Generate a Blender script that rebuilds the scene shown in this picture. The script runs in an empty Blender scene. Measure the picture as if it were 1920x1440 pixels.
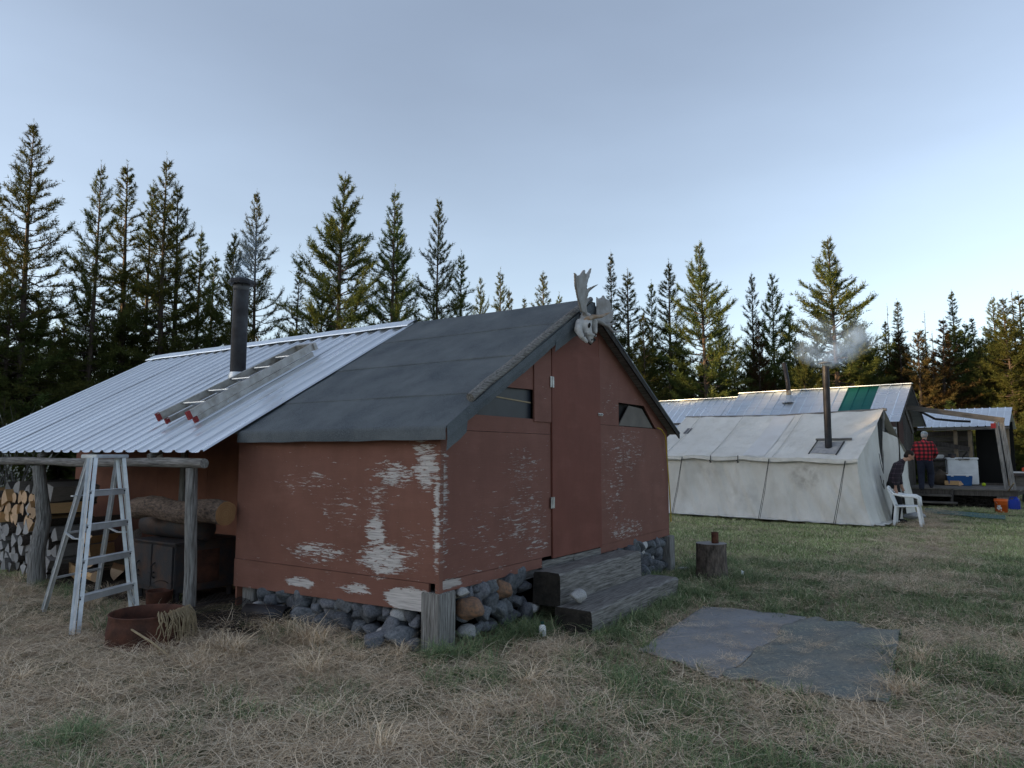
import bpy, bmesh, math, random
import numpy as np
from mathutils import Vector, Matrix, Euler, noise as mnoise

scn = bpy.context.scene
R = math.radians
# ------------------------------------------------------------------ camera, sky, sun, exposure
CAM_H = 1.53
F_PX, CX, CY = 1330.0, 960.0, 720.0
PITCH = math.atan(132 / F_PX)
cam_d = bpy.data.cameras.new('camera'); cam = bpy.data.objects.new('camera', cam_d)
scn.collection.objects.link(cam); scn.camera = cam
cam.location = (0, 0, CAM_H); cam.rotation_euler = (math.pi / 2 + PITCH, 0, 0)
cam_d.sensor_width = 36; cam_d.lens = 36 * F_PX / 1920; cam_d.clip_start = .05; cam_d.clip_end = 2000

SUN_AZ, SUN_EL = R(-101), R(7.6)   # azimuth from the view direction (negative = left)
world = bpy.data.worlds.new('World'); scn.world = world; world.use_nodes = True
wn = world.node_tree.nodes; wl = world.node_tree.links; wn.clear()
wo = wn.new('ShaderNodeOutputWorld'); bg = wn.new('ShaderNodeBackground')
sky = wn.new('ShaderNodeTexSky'); sky.sky_type = 'NISHITA'; sky.sun_disc = False
sky.sun_elevation = SUN_EL; sky.sun_rotation = SUN_AZ
sky.air_density = 1.0; sky.dust_density = 2.0; sky.ozone_density = 2.0; sky.altitude = 900
hs = wn.new('ShaderNodeHueSaturation'); hs.inputs['Hue'].default_value = .503; hs.inputs['Saturation'].default_value = .62
bg.inputs['Strength'].default_value = .15
wtc = wn.new('ShaderNodeTexCoord'); wmp = wn.new('ShaderNodeMapping'); wmp.inputs['Scale'].default_value = (1, 1, 3.2); wno = wn.new('ShaderNodeTexNoise'); wno.inputs['Scale'].default_value = 1.6; wno.inputs['Detail'].default_value = 5
wrp = wn.new('ShaderNodeMapRange'); wrp.inputs['From Min'].default_value = .3; wrp.inputs['From Max'].default_value = .7; wrp.inputs['To Min'].default_value = .93; wrp.inputs['To Max'].default_value = 1.07   # thin haze streaks over the whole sky
wl.new(wtc.outputs['Generated'], wmp.inputs[0]); wl.new(wmp.outputs[0], wno.inputs['Vector']); wl.new(wno.outputs['Fac'], wrp.inputs['Value']); wl.new(wrp.outputs[0], hs.inputs['Value'])
wl.new(sky.outputs[0], hs.inputs['Color']); wl.new(hs.outputs[0], bg.inputs[0]); wl.new(bg.outputs[0], wo.inputs[0])
sun_d = bpy.data.lights.new('sun', 'SUN'); sun_d.energy = 5.0; sun_d.angle = R(.6); sun_d.color = (1, .68, .34)
sun = bpy.data.objects.new('sun', sun_d); scn.collection.objects.link(sun)
sdir = Vector((math.sin(SUN_AZ) * math.cos(SUN_EL), math.cos(SUN_AZ) * math.cos(SUN_EL), math.sin(SUN_EL)))
sun.rotation_euler = sdir.to_track_quat('Z', 'Y').to_euler(); sun.location = sdir * 60
vs = scn.view_settings; vs.view_transform = 'Standard'; vs.look = 'None'; vs.exposure = 1.28; vs.gamma = 1; vs.use_curve_mapping = False
scn.cycles.max_bounces = 6; scn.cycles.volume_bounces = 1; scn.cycles.use_denoising = True
scn.cycles.volume_step_rate = 2

# ------------------------------------------------------------------ pixel helpers (photo 1920 x 1440)
cP, sP = math.cos(PITCH), math.sin(PITCH)
def ray(u, v):
    a = (u - CX) / F_PX; b = -(v - CY) / F_PX
    return Vector((a, cP - b * sP, sP + b * cP))
def ground_pt(u, v, z=0.0):
    r = ray(u, v); return Vector((0, 0, CAM_H)) + r * ((z - CAM_H) / r.z)
def at_depth(u, v, y):
    r = ray(u, v); return Vector((0, 0, CAM_H)) + r * (y / r.y)

# ------------------------------------------------------------------ object helpers
COL = scn.collection
def tag(o, label=None, cat=None, group=None, kind=None):
    if label: o['label'] = label
    if cat: o['category'] = cat
    if group: o['group'] = group
    if kind: o['kind'] = kind
    return o
def thing(name, label, cat, loc=(0, 0, 0), rz=0, group=None):
    o = bpy.data.objects.new(name, None); COL.objects.link(o); o.empty_display_size = .2
    o.location = loc; o.rotation_euler = (0, 0, rz)
    return tag(o, label, cat, group)
def link(name, me, mat=None, parent=None, loc=None, rot=None, smooth=False):
    o = bpy.data.objects.new(name, me); COL.objects.link(o)
    if mat is not None and len(me.materials) == 0: me.materials.append(mat)
    if parent: o.parent = parent
    if loc is not None: o.location = loc
    if rot is not None: o.rotation_euler = rot
    if smooth: me.shade_smooth()
    return o
class MB:
    """collects vertices and faces of ONE mesh"""
    def __init__(s): s.v = []; s.f = []; s.m = []
    def add(s, vs, fs, mi=0):
        b = len(s.v); s.v += [tuple(x) for x in vs]
        for f in fs: s.f.append(tuple(i + b for i in f)); s.m.append(mi)
        return s
    def box(s, a, b, mi=0, rot=None, piv=None):
        x0, y0, z0 = a; x1, y1, z1 = b
        vs = [Vector(p) for p in ((x0,y0,z0),(x1,y0,z0),(x1,y1,z0),(x0,y1,z0),(x0,y0,z1),(x1,y0,z1),(x1,y1,z1),(x0,y1,z1))]
        if rot is not None:
            c = Vector(piv) if piv is not None else Vector(((x0+x1)/2,(y0+y1)/2,(z0+z1)/2))
            m = Euler(rot).to_matrix(); vs = [m @ (p - c) + c for p in vs]
        return s.add(vs, [(0,3,2,1),(4,5,6,7),(0,1,5,4),(1,2,6,5),(2,3,7,6),(3,0,4,7)], mi)
    def bar(s, p, q, w, h, mi=0, up=(0, 0, 1)):
        p, q = Vector(p), Vector(q); d = (q - p).normalized(); upv = Vector(up)
        x = d.cross(upv)
        if x.length < 1e-4: x = d.cross(Vector((1, 0, 0)))
        x.normalize(); y = x.cross(d)
        vs = []
        for c in (p, q):
            for a, b in ((-1,-1),(1,-1),(1,1),(-1,1)): vs.append(c + x * (a * w / 2) + y * (b * h / 2))
        return s.add(vs, [(0,1,2,3),(7,6,5,4),(0,4,5,1),(1,5,6,2),(2,6,7,3),(3,7,4,0)], mi)
    def tube(s, pts, rad, n=8, cap=True, mi=0, mcap=None, jit=0, rng=None):
        pts = [Vector(p) for p in pts]; k = len(pts)
        rad = [rad] * k if not hasattr(rad, '__len__') else list(rad)
        t0 = (pts[1] - pts[0]).normalized(); a = t0.orthogonal().normalized()
        vs = []
        for i in range(k):
            t = (pts[min(i + 1, k - 1)] - pts[max(i - 1, 0)]).normalized()
            a = (a - t * a.dot(t)).normalized(); b = t.cross(a)
            for j in range(n):
                th = 2 * math.pi * j / n; r = rad[i] * (1 + (rng.uniform(-jit, jit) if rng else 0))
                vs.append(pts[i] + (a * math.cos(th) + b * math.sin(th)) * r)
        fs = [(i*n+j, i*n+(j+1) % n, (i+1)*n+(j+1) % n, (i+1)*n+j) for i in range(k-1) for j in range(n)]
        s.add(vs, fs, mi)
        if cap:
            bse = len(s.v) - k * n
            s.f.append(tuple(bse + j for j in reversed(range(n)))); s.m.append(mi if mcap is None else mcap)
            s.f.append(tuple(bse + (k-1)*n + j for j in range(n))); s.m.append(mi if mcap is None else mcap)
        return s
    def lathe(s, prof, n=20, c=(0, 0, 0), mi=0):
        vs = [(c[0]+r*math.cos(2*math.pi*j/n), c[1]+r*math.sin(2*math.pi*j/n), c[2]+z) for r, z in prof for j in range(n)]
        fs = [(i*n+j, i*n+(j+1) % n, (i+1)*n+(j+1) % n, (i+1)*n+j) for i in range(len(prof)-1) for j in range(n)]
        return s.add(vs, fs, mi)
    def prism(s, poly, off, mi=0):
        """poly: 3D polygon, extruded by vector off"""
        n = len(poly); off = Vector(off); vs = [Vector(p) for p in poly]; vs += [p + off for p in vs]
        return s.add(vs, [tuple(range(n)), tuple(reversed(range(n, 2*n)))] + [(i, i+n, (i+1) % n + n, (i+1) % n) for i in range(n)], mi)
    def mesh(s, name, mats=None):
        me = bpy.data.meshes.new(name); me.from_pydata([tuple(v) for v in s.v], [], s.f)
        if mats:
            for m in (mats if isinstance(mats, (list, tuple)) else [mats]): me.materials.append(m)
            if isinstance(mats, (list, tuple)): me.polygons.foreach_set('material_index', s.m)
        bm = bmesh.new(); bm.from_mesh(me); bmesh.ops.recalc_face_normals(bm, faces=bm.faces); bm.to_mesh(me); bm.free()
        me.update(); return me
    def build(s, name, mats, parent=None, smooth=False, bevel=0, loc=None, rot=None):
        me = s.mesh(name, mats)
        if bevel:
            bm = bmesh.new(); bm.from_mesh(me)
            bmesh.ops.bevel(bm, geom=bm.edges[:], offset=bevel, segments=2, affect='EDGES', clamp_overlap=True)
            bm.to_mesh(me); bm.free()
        return link(name, me, None, parent, loc, rot, smooth)
def fuse(mb, name, voxel, smooth=6, mats=None):
    """one continuous skin over overlapping pieces"""
    me = mb.mesh(name + '_raw'); o = bpy.data.objects.new(name + '_raw', me); COL.objects.link(o)
    r = o.modifiers.new('r', 'REMESH'); r.mode = 'VOXEL'; r.voxel_size = voxel
    sm = o.modifiers.new('s', 'SMOOTH'); sm.iterations = smooth; sm.factor = .5
    dg = bpy.context.evaluated_depsgraph_get(); dg.update()
    out = bpy.data.meshes.new_from_object(o.evaluated_get(dg)); out.name = name
    bpy.data.objects.remove(o); bpy.data.meshes.remove(me)
    out.materials.clear()
    if mats: out.materials.append(mats)
    out.shade_smooth(); return out
def caps(mb, a, b, ra, rb, n=10, flat=1.0):
    """tapered capsule from a to b"""
    a, b = Vector(a), Vector(b); d = (b - a); L = d.length; d.normalize()
    pts, rr = [], []
    for k in (-.95, -.7, -.3): pts.append(a + d * ra * k); rr.append(ra * math.sqrt(1 - k*k))
    for k in (0, .33, .66, 1): pts.append(a.lerp(b, k)); rr.append(ra + (rb - ra) * k)
    for k in (.3, .7, .95): pts.append(b + d * rb * k); rr.append(rb * math.sqrt(1 - k*k))
    mb.tube(pts, rr, n); return mb
def ell(mb, c, r, rot=(0, 0, 0), n=12):
    m = Euler(rot).to_matrix(); c = Vector(c); vs, fs = [], []; k = n // 2 + 1
    for i in range(k):
        ph = math.pi * (i + .02) / (k - 1 + .04)
        for j in range(n):
            th = 2*math.pi*j/n
            vs.append(c + m @ Vector((r[0]*math.sin(ph)*math.cos(th), r[1]*math.sin(ph)*math.sin(th), r[2]*math.cos(ph))))
    fs = [(i*n+j, i*n+(j+1) % n, (i+1)*n+(j+1) % n, (i+1)*n+j) for i in range(k-1) for j in range(n)]
    fs += [tuple(range(n)), tuple(range((k-1)*n, k*n))]
    mb.add(vs, fs); return mb
def copy_tree(o, loc, rz, label=None, sc=None):
    c = o.copy(); COL.objects.link(c); c.location = loc; c.rotation_euler = (0, 0, rz)
    if sc: c.scale = sc
    if label: c['label'] = label
    for ch in o.children:
        d = ch.copy(); COL.objects.link(d); d.parent = c
    return c

# ------------------------------------------------------------------ material helpers
def nt(name):
    m = bpy.data.materials.new(name); m.use_nodes = True; t = m.node_tree
    return m, t, t.nodes, t.links, t.nodes['Principled BSDF']
def N(t, kind, **kw):
    n = t.nodes.new(kind)
    for k, v in kw.items(): setattr(n, k, v)
    return n
def setin(n, **kw):
    for k, v in kw.items(): n.inputs[k.replace('_', ' ')].default_value = v
    return n
def coords(t, stretch=(1, 1, 1), coord='Object'):
    tc = N(t, 'ShaderNodeTexCoord'); mp = N(t, 'ShaderNodeMapping'); mp.inputs['Scale'].default_value = stretch
    t.links.new(tc.outputs[coord], mp.inputs[0]); return mp.outputs[0]
def noise(t, vec, scale, detail=6, rough=.6, dist=0):
    n = N(t, 'ShaderNodeTexNoise'); setin(n, Scale=scale, Detail=detail, Roughness=rough, Distortion=dist)
    t.links.new(vec, n.inputs['Vector']); return n.outputs['Fac']
def ramp(t, fac, stops):
    n = N(t, 'ShaderNodeValToRGB'); e = n.color_ramp.elements
    while len(e) < len(stops): e.new(.5)
    for el, (p, c) in zip(e, stops):
        el.position = p; el.color = (*c, 1) if hasattr(c, '__len__') else (c, c, c, 1)
    t.links.new(fac, n.inputs[0]); return n.outputs[0]
def mth(t, op, a, b=None, c=None, clamp=False):
    n = N(t, 'ShaderNodeMath', operation=op, use_clamp=clamp)
    for i, x in enumerate((a, b, c)):
        if x is None: continue
        if isinstance(x, (int, float)): n.inputs[i].default_value = x
        else: t.links.new(x, n.inputs[i])
    return n.outputs[0]
def mixc(t, fac, a, b, mode='MIX'):
    n = N(t, 'ShaderNodeMix', data_type='RGBA', blend_type=mode)
    for s, x in ((0, fac), (6, a), (7, b)):
        if isinstance(x, (int, float)): n.inputs[s].default_value = x
        elif isinstance(x, tuple): n.inputs[s].default_value = (*x, 1)
        else: t.links.new(x, n.inputs[s])
    return n.outputs[2]
def bump(t, bsdf, h, strength=.3, dist=.01):
    b = N(t, 'ShaderNodeBump'); setin(b, Strength=strength, Distance=dist)
    t.links.new(h, b.inputs['Height']); t.links.new(b.outputs[0], bsdf.inputs['Normal'])
def pm(name, c1, c2=None, scale=6, rough=.8, metal=0, bmp=0, bscale=None, bdist=.01, stretch=(1, 1, 1), rand=0, spec=.3, lo=.35, hi=.65, hue=0):
    m, t, n, l, b = nt(name); c2 = c2 or tuple(x * .7 for x in c1)
    vec = coords(t, stretch); f = noise(t, vec, scale)
    col = ramp(t, f, [(lo, c1), (hi, c2)])
    if rand:
        oi = N(t, 'ShaderNodeObjectInfo'); hv = N(t, 'ShaderNodeHueSaturation')
        v = mth(t, 'MULTIPLY_ADD', oi.outputs['Random'], 2 * rand, 1 - rand); l.new(v, hv.inputs['Value'])
        if hue:
            r2 = mth(t, 'FRACT', mth(t, 'MULTIPLY', oi.outputs['Random'], 7.31))
            l.new(mth(t, 'MULTIPLY_ADD', r2, 2*hue, .5-hue), hv.inputs['Hue'])
        l.new(col, hv.inputs['Color']); col = hv.outputs[0]
    l.new(col, b.inputs['Base Color']); setin(b, Roughness=rough, Metallic=metal); b.inputs['Specular IOR Level'].default_value = spec
    if bmp: bump(t, b, noise(t, vec, bscale or scale * 4), bmp, bdist)
    return m
# ------------------------------------------------------------------ materials
def peel_paint(name, axis, patches, paint=(.235, .108, .080), paint2=(.175, .080, .062), bare=(.56, .53, .52), thr=.645, fleck=1.0, vertical=False):
    m, t, n, l, b = nt(name)
    st = (4, 4, 30) if not vertical else (30, 30, 4)
    tc = N(t, 'ShaderNodeTexCoord'); sx = N(t, 'ShaderNodeSeparateXYZ'); l.new(tc.outputs['Object'], sx.inputs[0])
    h, z = sx.outputs[axis], sx.outputs[2]
    w = None
    for (h0, z0, rh, rz, a) in patches:
        dh = mth(t, 'POWER', mth(t, 'ABSOLUTE', mth(t, 'DIVIDE', mth(t, 'SUBTRACT', h, h0), rh)), 2)
        dz = mth(t, 'POWER', mth(t, 'ABSOLUTE', mth(t, 'DIVIDE', mth(t, 'SUBTRACT', z, z0), rz)), 2)
        g = mth(t, 'MULTIPLY', mth(t, 'SUBTRACT', 1.0, mth(t, 'ADD', dh, dz), clamp=True), a)
        w = g if w is None else mth(t, 'MAXIMUM', w, g)
    v1 = coords(t, st); f1 = noise(t, v1, 1.3, 8, .68, .6); f2 = noise(t, coords(t, (7, 7, 40) if not vertical else (40, 40, 7)), 2.0, 6, .7)
    blk = noise(t, coords(t, (5, 5, 7)), 1.0, 3, .5)
    f = mth(t, 'ADD', mth(t, 'MULTIPLY', f1, .45), mth(t, 'ADD', mth(t, 'MULTIPLY', f2, .30 * fleck), mth(t, 'ADD', mth(t, 'MULTIPLY', blk, .10), mth(t, 'MULTIPLY', noise(t, coords(t, (10, 10, 90)), 2.0, 5, .75), .15))))
    val = mth(t, 'ADD', f, mth(t, 'MULTIPLY', w, .19)) if w is not None else f
    mask = ramp(t, val, [(thr - .055, 0.), (thr - .03, 1.)])
    pc = mixc(t, noise(t, coords(t), 1.6, 5), paint, paint2)
    drt = noise(t, coords(t, (2.5, 2.5, 1.2)), 1.5, 7, .65); pc = mixc(t, ramp(t, drt, [(.42, 0.), (.70, .75)]), pc, tuple(x * .62 for x in paint)); fad = noise(t, coords(t, (.8, .8, 2.2)), 2.3, 5); pc = mixc(t, ramp(t, fad, [(.5, 0.), (.75, .35)]), pc, tuple(x * 1.25 + .03 for x in paint))
    grain = noise(t, coords(t, (3, 3, 60) if not vertical else (70, 70, 2)), 1.5, 5, .6)
    pc = mixc(t, mth(t, 'MULTIPLY', grain, .5), pc, tuple(x * .55 for x in paint))
    bc = ramp(t, grain, [(.3, tuple(x * .55 for x in bare)), (.6, bare)])
    l.new(mixc(t, mask, pc, bc), b.inputs['Base Color'])
    setin(b, Roughness=.75); b.inputs['Specular IOR Level'].default_value = .25
    hgt = mth(t, 'ADD', mth(t, 'MULTIPLY', mask, -.7), mth(t, 'MULTIPLY', grain, .5)); bump(t, b, hgt, .7, .004)
    return m
M = {}
LW = [(.60,.66,.36,.20,.88),(.70,.88,.17,.20,.78),(.50,1.36,.36,.16,.62),(.15,1.45,.20,.30,.75),(.03,1.05,.06,.70,.72),(1.55,1.28,.5,.17,.38),
      (1.4,.66,.55,.14,.55),(.75,1.15,.45,.25,.35),(.28,.36,.36,.12,1.5),(1.62,.37,.26,.06,1.0),(.92,.39,.30,.06,.8),(.3,.75,.3,.3,.35),(1.0,1.05,.6,.3,.3)]
GW = [(1.25,.92,.65,.38,.42),(.04,1.1,.10,.75,.62),(1.45,.66,.32,.16,.5),(3.5,.64,.65,.16,.5),(3.5,1.55,.8,.40,.36),(1.2,1.38,.5,.25,.36),(.12,.50,.25,.05,1.0),
      (3.1,2.15,.25,.3,.3),(3.2,1.1,.5,.5,.33),(.7,.8,.9,.5,.25)]
M['wall_long'] = peel_paint('peeling red paint long wall', 1, LW)
M['wall_gable'] = peel_paint('peeling red paint gable', 0, GW, paint=(.225,.098,.074), paint2=(.165,.072,.057), bare=(.46,.41,.39))
M['door'] = peel_paint('red brown door paint', 0, [(2.75,1.4,.12,1.0,.15)], paint=(.21,.074,.052), paint2=(.135,.048,.038), bare=(.40,.32,.30), thr=.72, vertical=True)
M['wall_plain'] = pm('dull brown red paint', (.30,.13,.088), (.22,.098,.07), 3, bmp=.2, bscale=40)
M['tar'] = None
def tar_mat():
    m, t, n, l, b = nt('granule roofing felt'); v = coords(t)
    f = noise(t, v, 220, 3, .8); g = noise(t, v, 2.2, 6)
    c = mixc(t, ramp(t, f, [(.42, 0.), (.62, 1.)]), (.030,.037,.044), (.15,.17,.19))
    l.new(mixc(t, ramp(t, g, [(.35, 0.), (.7, .7)]), c, (.15,.165,.175)), b.inputs['Base Color']); setin(b, Roughness=.92)
    b.inputs['Specular IOR Level'].default_value = .2; bump(t, b, f, .5, .004); return m
M['tar'] = tar_mat()
def galv(name, c=(.84,.87,.90), rough=.30, dirt=.22):
    m, t, n, l, b = nt(name); v = coords(t, (1, 1, 1))
    f = noise(t, coords(t, (.8, 5, .8)), 1.6, 6); g = noise(t, v, 30, 3)
    l.new(mixc(t, ramp(t, f, [(.45, 0.), (.8, dirt * 2)]), c, tuple(x * .62 for x in c)), b.inputs['Base Color'])
    setin(b, Metallic=.85); l.new(mth(t, 'MULTIPLY_ADD', f, .25, rough - .12), b.inputs['Roughness']); bump(t, b, mth(t, 'ADD', f, mth(t, 'MULTIPLY', g, .1)), .15, .004)
    return m
M['metal_roof'] = galv('galvanised roofing')
M['metal_roof_b'] = galv('older galvanised roofing', (.70,.75,.80), .42, .3)
M['green_roof'] = galv('green painted roofing', (.02,.16,.14), .45, .2)
M['alu'] = pm('dull aluminium', (.58,.60,.62), (.42,.44,.46), 9, rough=.42, metal=.75, bmp=.1, bscale=60)
M['alu_dirty'] = pm('stained aluminium', (.50,.49,.47), (.30,.28,.25), 7, rough=.5, metal=.6, bmp=.1, bscale=50)
M['red_plastic'] = pm('red plastic', (.26,.03,.03), rough=.6)
M['weathered'] = pm('weathered grey wood', (.29,.285,.28), (.085,.08,.075), 5, bmp=.8, bscale=9, stretch=(16, 16, 1.0), bdist=.008)
M['weathered_x'] = pm('weathered grey timber', (.25,.24,.23), (.07,.065,.06), 5, bmp=.8, bscale=9, stretch=(1.0, 16, 16), bdist=.008)
M['weathered_y'] = pm('weathered grey beam', (.29,.28,.27), (.085,.08,.075), 5, bmp=.8, bscale=9, stretch=(16, 1.0, 16), bdist=.008)
M['charred'] = pm('dark rotten end grain', (.012,.011,.010), (.035,.03,.026), 14, bmp=.9, bscale=30, bdist=.02)
M['bark'] = pm('dark pine bark', (.13,.105,.09), (.04,.032,.028), 9, bmp=1, bscale=16, stretch=(2.5, 2.5, 1), bdist=.02, rand=.2)
M['bark_x'] = pm('flaky pine bark', (.20,.165,.15), (.035,.028,.026), 11, bmp=1, bscale=18, stretch=(1, 3, 3), bdist=.02, lo=.38, hi=.56)
def endgrain(name, c1, c2, ax=0):
    m, t, n, l, b = nt(name); v = coords(t); w = N(t, 'ShaderNodeTexWave', wave_type='RINGS', rings_direction='XYZ'[ax])
    setin(w, Scale=14, Distortion=1.5, Detail=2); l.new(v, w.inputs[0])
    oi = N(t, 'ShaderNodeObjectInfo'); hv = N(t, 'ShaderNodeHueSaturation'); l.new(mth(t, 'MULTIPLY_ADD', oi.outputs['Random'], .7, .6), hv.inputs['Value'])
    c = mixc(t, mth(t, 'MULTIPLY', w.outputs[1], .35), c1, c2); c = mixc(t, ramp(t, noise(t, v, 9), [(.4, 0.), (.7, .6)]), c, c2)
    l.new(c, hv.inputs['Color']); l.new(hv.outputs[0], b.inputs['Base Color']); setin(b, Roughness=.85); bump(t, b, noise(t, v, 40), .3, .004); return m
M['end_fresh'] = endgrain('fresh cut end grain', (.66,.46,.30), (.46,.27,.15))
M['end_grey'] = endgrain('greyed end grain', (.36,.355,.36), (.20,.195,.20))
M['end_log'] = endgrain('orange cut log end', (.36,.20,.095), (.20,.10,.05), 0)
M['split_fresh'] = pm('split pine wood', (.56,.36,.18), (.36,.21,.10), 5, bmp=.5, bscale=8, stretch=(1.5, 14, 14), rand=.3)
M['split_grey'] = pm('greyed split wood', (.26,.245,.235), (.13,.12,.115), 5, bmp=.5, bscale=8, stretch=(1.5, 14, 14), rand=.3)
M['stone'] = pm('field stone', (.15,.16,.178), (.065,.07,.082), 7, rough=.85, bmp=.6, bscale=18, rand=.35, hue=.02, bdist=.015)
M['stone_red'] = pm('rust coloured stone', (.30,.165,.10), (.14,.10,.08), 6, rough=.85, bmp=.6, bscale=14, rand=.2, bdist=.015)
M['stone_pale'] = pm('pale granite', (.48,.48,.48), (.24,.24,.25), 16, rough=.85, bmp=.5, bscale=20, rand=.2, bdist=.015)
M['black_iron'] = pm('sooty stovepipe steel', (.045,.047,.055), (.022,.02,.022), 5, rough=.55, metal=.5, bmp=.2, bscale=40)
M['stove_rust'] = pm('blackened stove steel', (.05,.05,.056), (.10,.062,.048), 6, rough=.6, metal=.35, bmp=.4, bscale=40, lo=.45, hi=.7)
M['rust'] = pm('rusted sheet iron', (.13,.054,.036), (.055,.028,.022), 7, rough=.85, metal=.2, bmp=.5, bscale=45)
M['window'] = pm('dark plastic window sheet', (.012,.016,.024), (.022,.028,.04), 4, rough=.45, spec=.35, bmp=.25, bscale=5)
M['void'] = pm('dark interior', (.006,.006,.006))  # near-black colour standing in for shade in hollows and openings
M['canvas'] = None
M['bone'] = pm('weathered bone', (.50,.50,.49), (.30,.29,.28), 12, rough=.7, bmp=.5, bscale=30)
M['antler'] = pm('grey antler', (.34,.34,.35), (.22,.21,.20), 9, rough=.6, bmp=.4, bscale=30)
M['antler_tan'] = pm('tan antler base', (.26,.15,.07), (.34,.31,.28), 7, rough=.6, bmp=.4, bscale=30)
M['rope'] = pm('pale twine', (.36,.29,.19), (.24,.19,.12), 20, rough=.95)
M['yellow'] = pm('yellow cord', (.5,.34,.03), rough=.7)
M['steel'] = pm('zinc hinge', (.5,.5,.5), (.3,.3,.3), 20, rough=.45, metal=.7)
M['white_plastic'] = pm('white plastic', (.74,.76,.78), (.62,.64,.66), 4, rough=.45)
M['wire'] = pm('rusty wire', (.075,.065,.06), rough=.6, metal=.6)
M['white_paint'] = pm('white painted wood', (.7,.7,.7), (.55,.55,.55), 6)
def canvas_mat():
    m, t, n, l, b = nt('stained canvas'); v = coords(t)
    g = noise(t, v, 1.4, 7, .6); st = noise(t, coords(t, (1.6, 1.6, .5)), 2.2, 6, .6)
    c = ramp(t, g, [(.3, (.56,.545,.51)), (.7, (.66,.65,.62))])
    c = mixc(t, ramp(t, st, [(.50, 0.), (.8, .4)]), c, (.36,.335,.29))
    tc = N(t, 'ShaderNodeTexCoord'); sx = N(t, 'ShaderNodeSeparateXYZ'); l.new(tc.outputs['Object'], sx.inputs[0])
    # sooty stain under the stovepipe
    for (x0, z0, rx, rz, a) in ((4.05, 1.05, .45, .4, .55), (1.6, 1.15, .5, .3, .22), (2.6, .5, .8, .35, .18)):
        d = mth(t, 'ADD', mth(t, 'POWER', mth(t, 'ABSOLUTE', mth(t, 'DIVIDE', mth(t, 'SUBTRACT', sx.outputs[0], x0), rx)), 2), mth(t, 'POWER', mth(t, 'ABSOLUTE', mth(t, 'DIVIDE', mth(t, 'SUBTRACT', sx.outputs[2], z0), rz)), 2))
        k = mth(t, 'MULTIPLY', mth(t, 'SUBTRACT', 1., d, clamp=True), ramp(t, noise(t, v, 5), [(.42, 0.), (.62, a)])); c = mixc(t, k, c, (.20,.17,.15))
    l.new(c, b.inputs['Base Color']); setin(b, Roughness=.95); b.inputs['Specular IOR Level'].default_value = .1
    bump(t, b, mth(t, 'ADD', noise(t, coords(t, (2.2, 2.2, .8)), 2, 5, .55, 1.2), mth(t, 'MULTIPLY', noise(t, v, 14), .15)), .55, .06); return m
M['canvas'] = canvas_mat()
# ------------------------------------------------------------------ ground, one sheet to the horizon
def hgt(x, y):
    far = max(0., min(1., (math.hypot(x, y) - 14) / 20))
    return .025 * mnoise.noise(Vector((x * .55, y * .55, 3.1))) + .012 * mnoise.noise(Vector((x * 1.9, y * 1.9, 7.7))) + far * .25 * mnoise.noise(Vector((x * .06, y * .06, 1.2))) - .015
def axis_pts(lo, hi, fine_lo, fine_hi, step):
    a = list(np.arange(fine_lo, fine_hi, step)); s = step; x = fine_hi
    while x < hi: a.append(x); s *= 1.22; x += s
    a.append(hi); s = step; x = fine_lo
    while x > lo: s *= 1.22; x -= s; a.append(max(x, lo))
    return sorted(set(round(v, 4) for v in a))
xs = axis_pts(-900, 900, -9, 15, .16); ys = axis_pts(-900, 900, 2, 24, .16)
gv = [(x, y, hgt(x, y)) for y in ys for x in xs]; nx = len(xs)
gf = [(j*nx+i, j*nx+i+1, (j+1)*nx+i+1, (j+1)*nx+i) for j in range(len(ys)-1) for i in range(nx-1)]
gm = bpy.data.meshes.new('ground'); gm.from_pydata(gv, [], gf); gm.shade_smooth()
m, t, n, l, b = nt('matted dry grass soil'); v = coords(t)
g1 = noise(t, v, .9, 6, .6, .5); g2 = noise(t, v, 30, 5, .7, 1.); g3 = noise(t, v, .13, 4)
dry = ramp(t, g2, [(.3, (.11,.085,.06)), (.5, (.33,.255,.175)), (.7, (.56,.45,.32))])
grn = ramp(t, g2, [(.3, (.03,.04,.02)), (.55, (.085,.105,.05)), (.75, (.21,.21,.115))])
soil = None
for (s_, t_, rs, rt_) in ((-.15, 2.2, .55, 1.0), (.3, 4.8, .9, 2.6), (.9, -.9, 1.0, .12)):
    mp = N(t, 'ShaderNodeMapping', vector_type='TEXTURE'); c_ = ground_pt(822, 1222); th_ = R(33.66); ex, ey = (math.sin(th_), math.cos(th_)), (-math.cos(th_), math.sin(th_))
    mp.inputs['Location'].default_value = (c_.x + ex[0]*s_ + ey[0]*t_, c_.y + ex[1]*s_ + ey[1]*t_, 0); mp.inputs['Rotation'].default_value = (0, 0, math.atan2(ex[1], ex[0])); mp.inputs['Scale'].default_value = (rs, rt_, 100)
    l.new(v, mp.inputs[0]); ln = N(t, 'ShaderNodeVectorMath', operation='LENGTH'); l.new(mp.outputs[0], ln.inputs[0]); k_ = ramp(t, mth(t, 'ADD', ln.outputs['Value'], mth(t, 'MULTIPLY', noise(t, v, 5, 5), .5)), [(.9, 1.), (1.35 if False else 1., 0.)]); soil = k_ if soil is None else mth(t, 'MAXIMUM', soil, k_)
base_c = (mixc(t, ramp(t, mth(t, 'ADD', mth(t, 'MULTIPLY', g1, .75), mth(t, 'MULTIPLY', g3, .35)), [(.48, 0.), (.62, 1.)]), dry, grn))
l.new(mixc(t, soil, base_c, ramp(t, g2, [(.3, (.025,.020,.017)), (.7, (.085,.068,.055))])), b.inputs['Base Color'])
setin(b, Roughness=1.); b.inputs['Specular IOR Level'].default_value = .05; bump(t, b, g2, .8, .03)
gm.materials.append(m)
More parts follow.
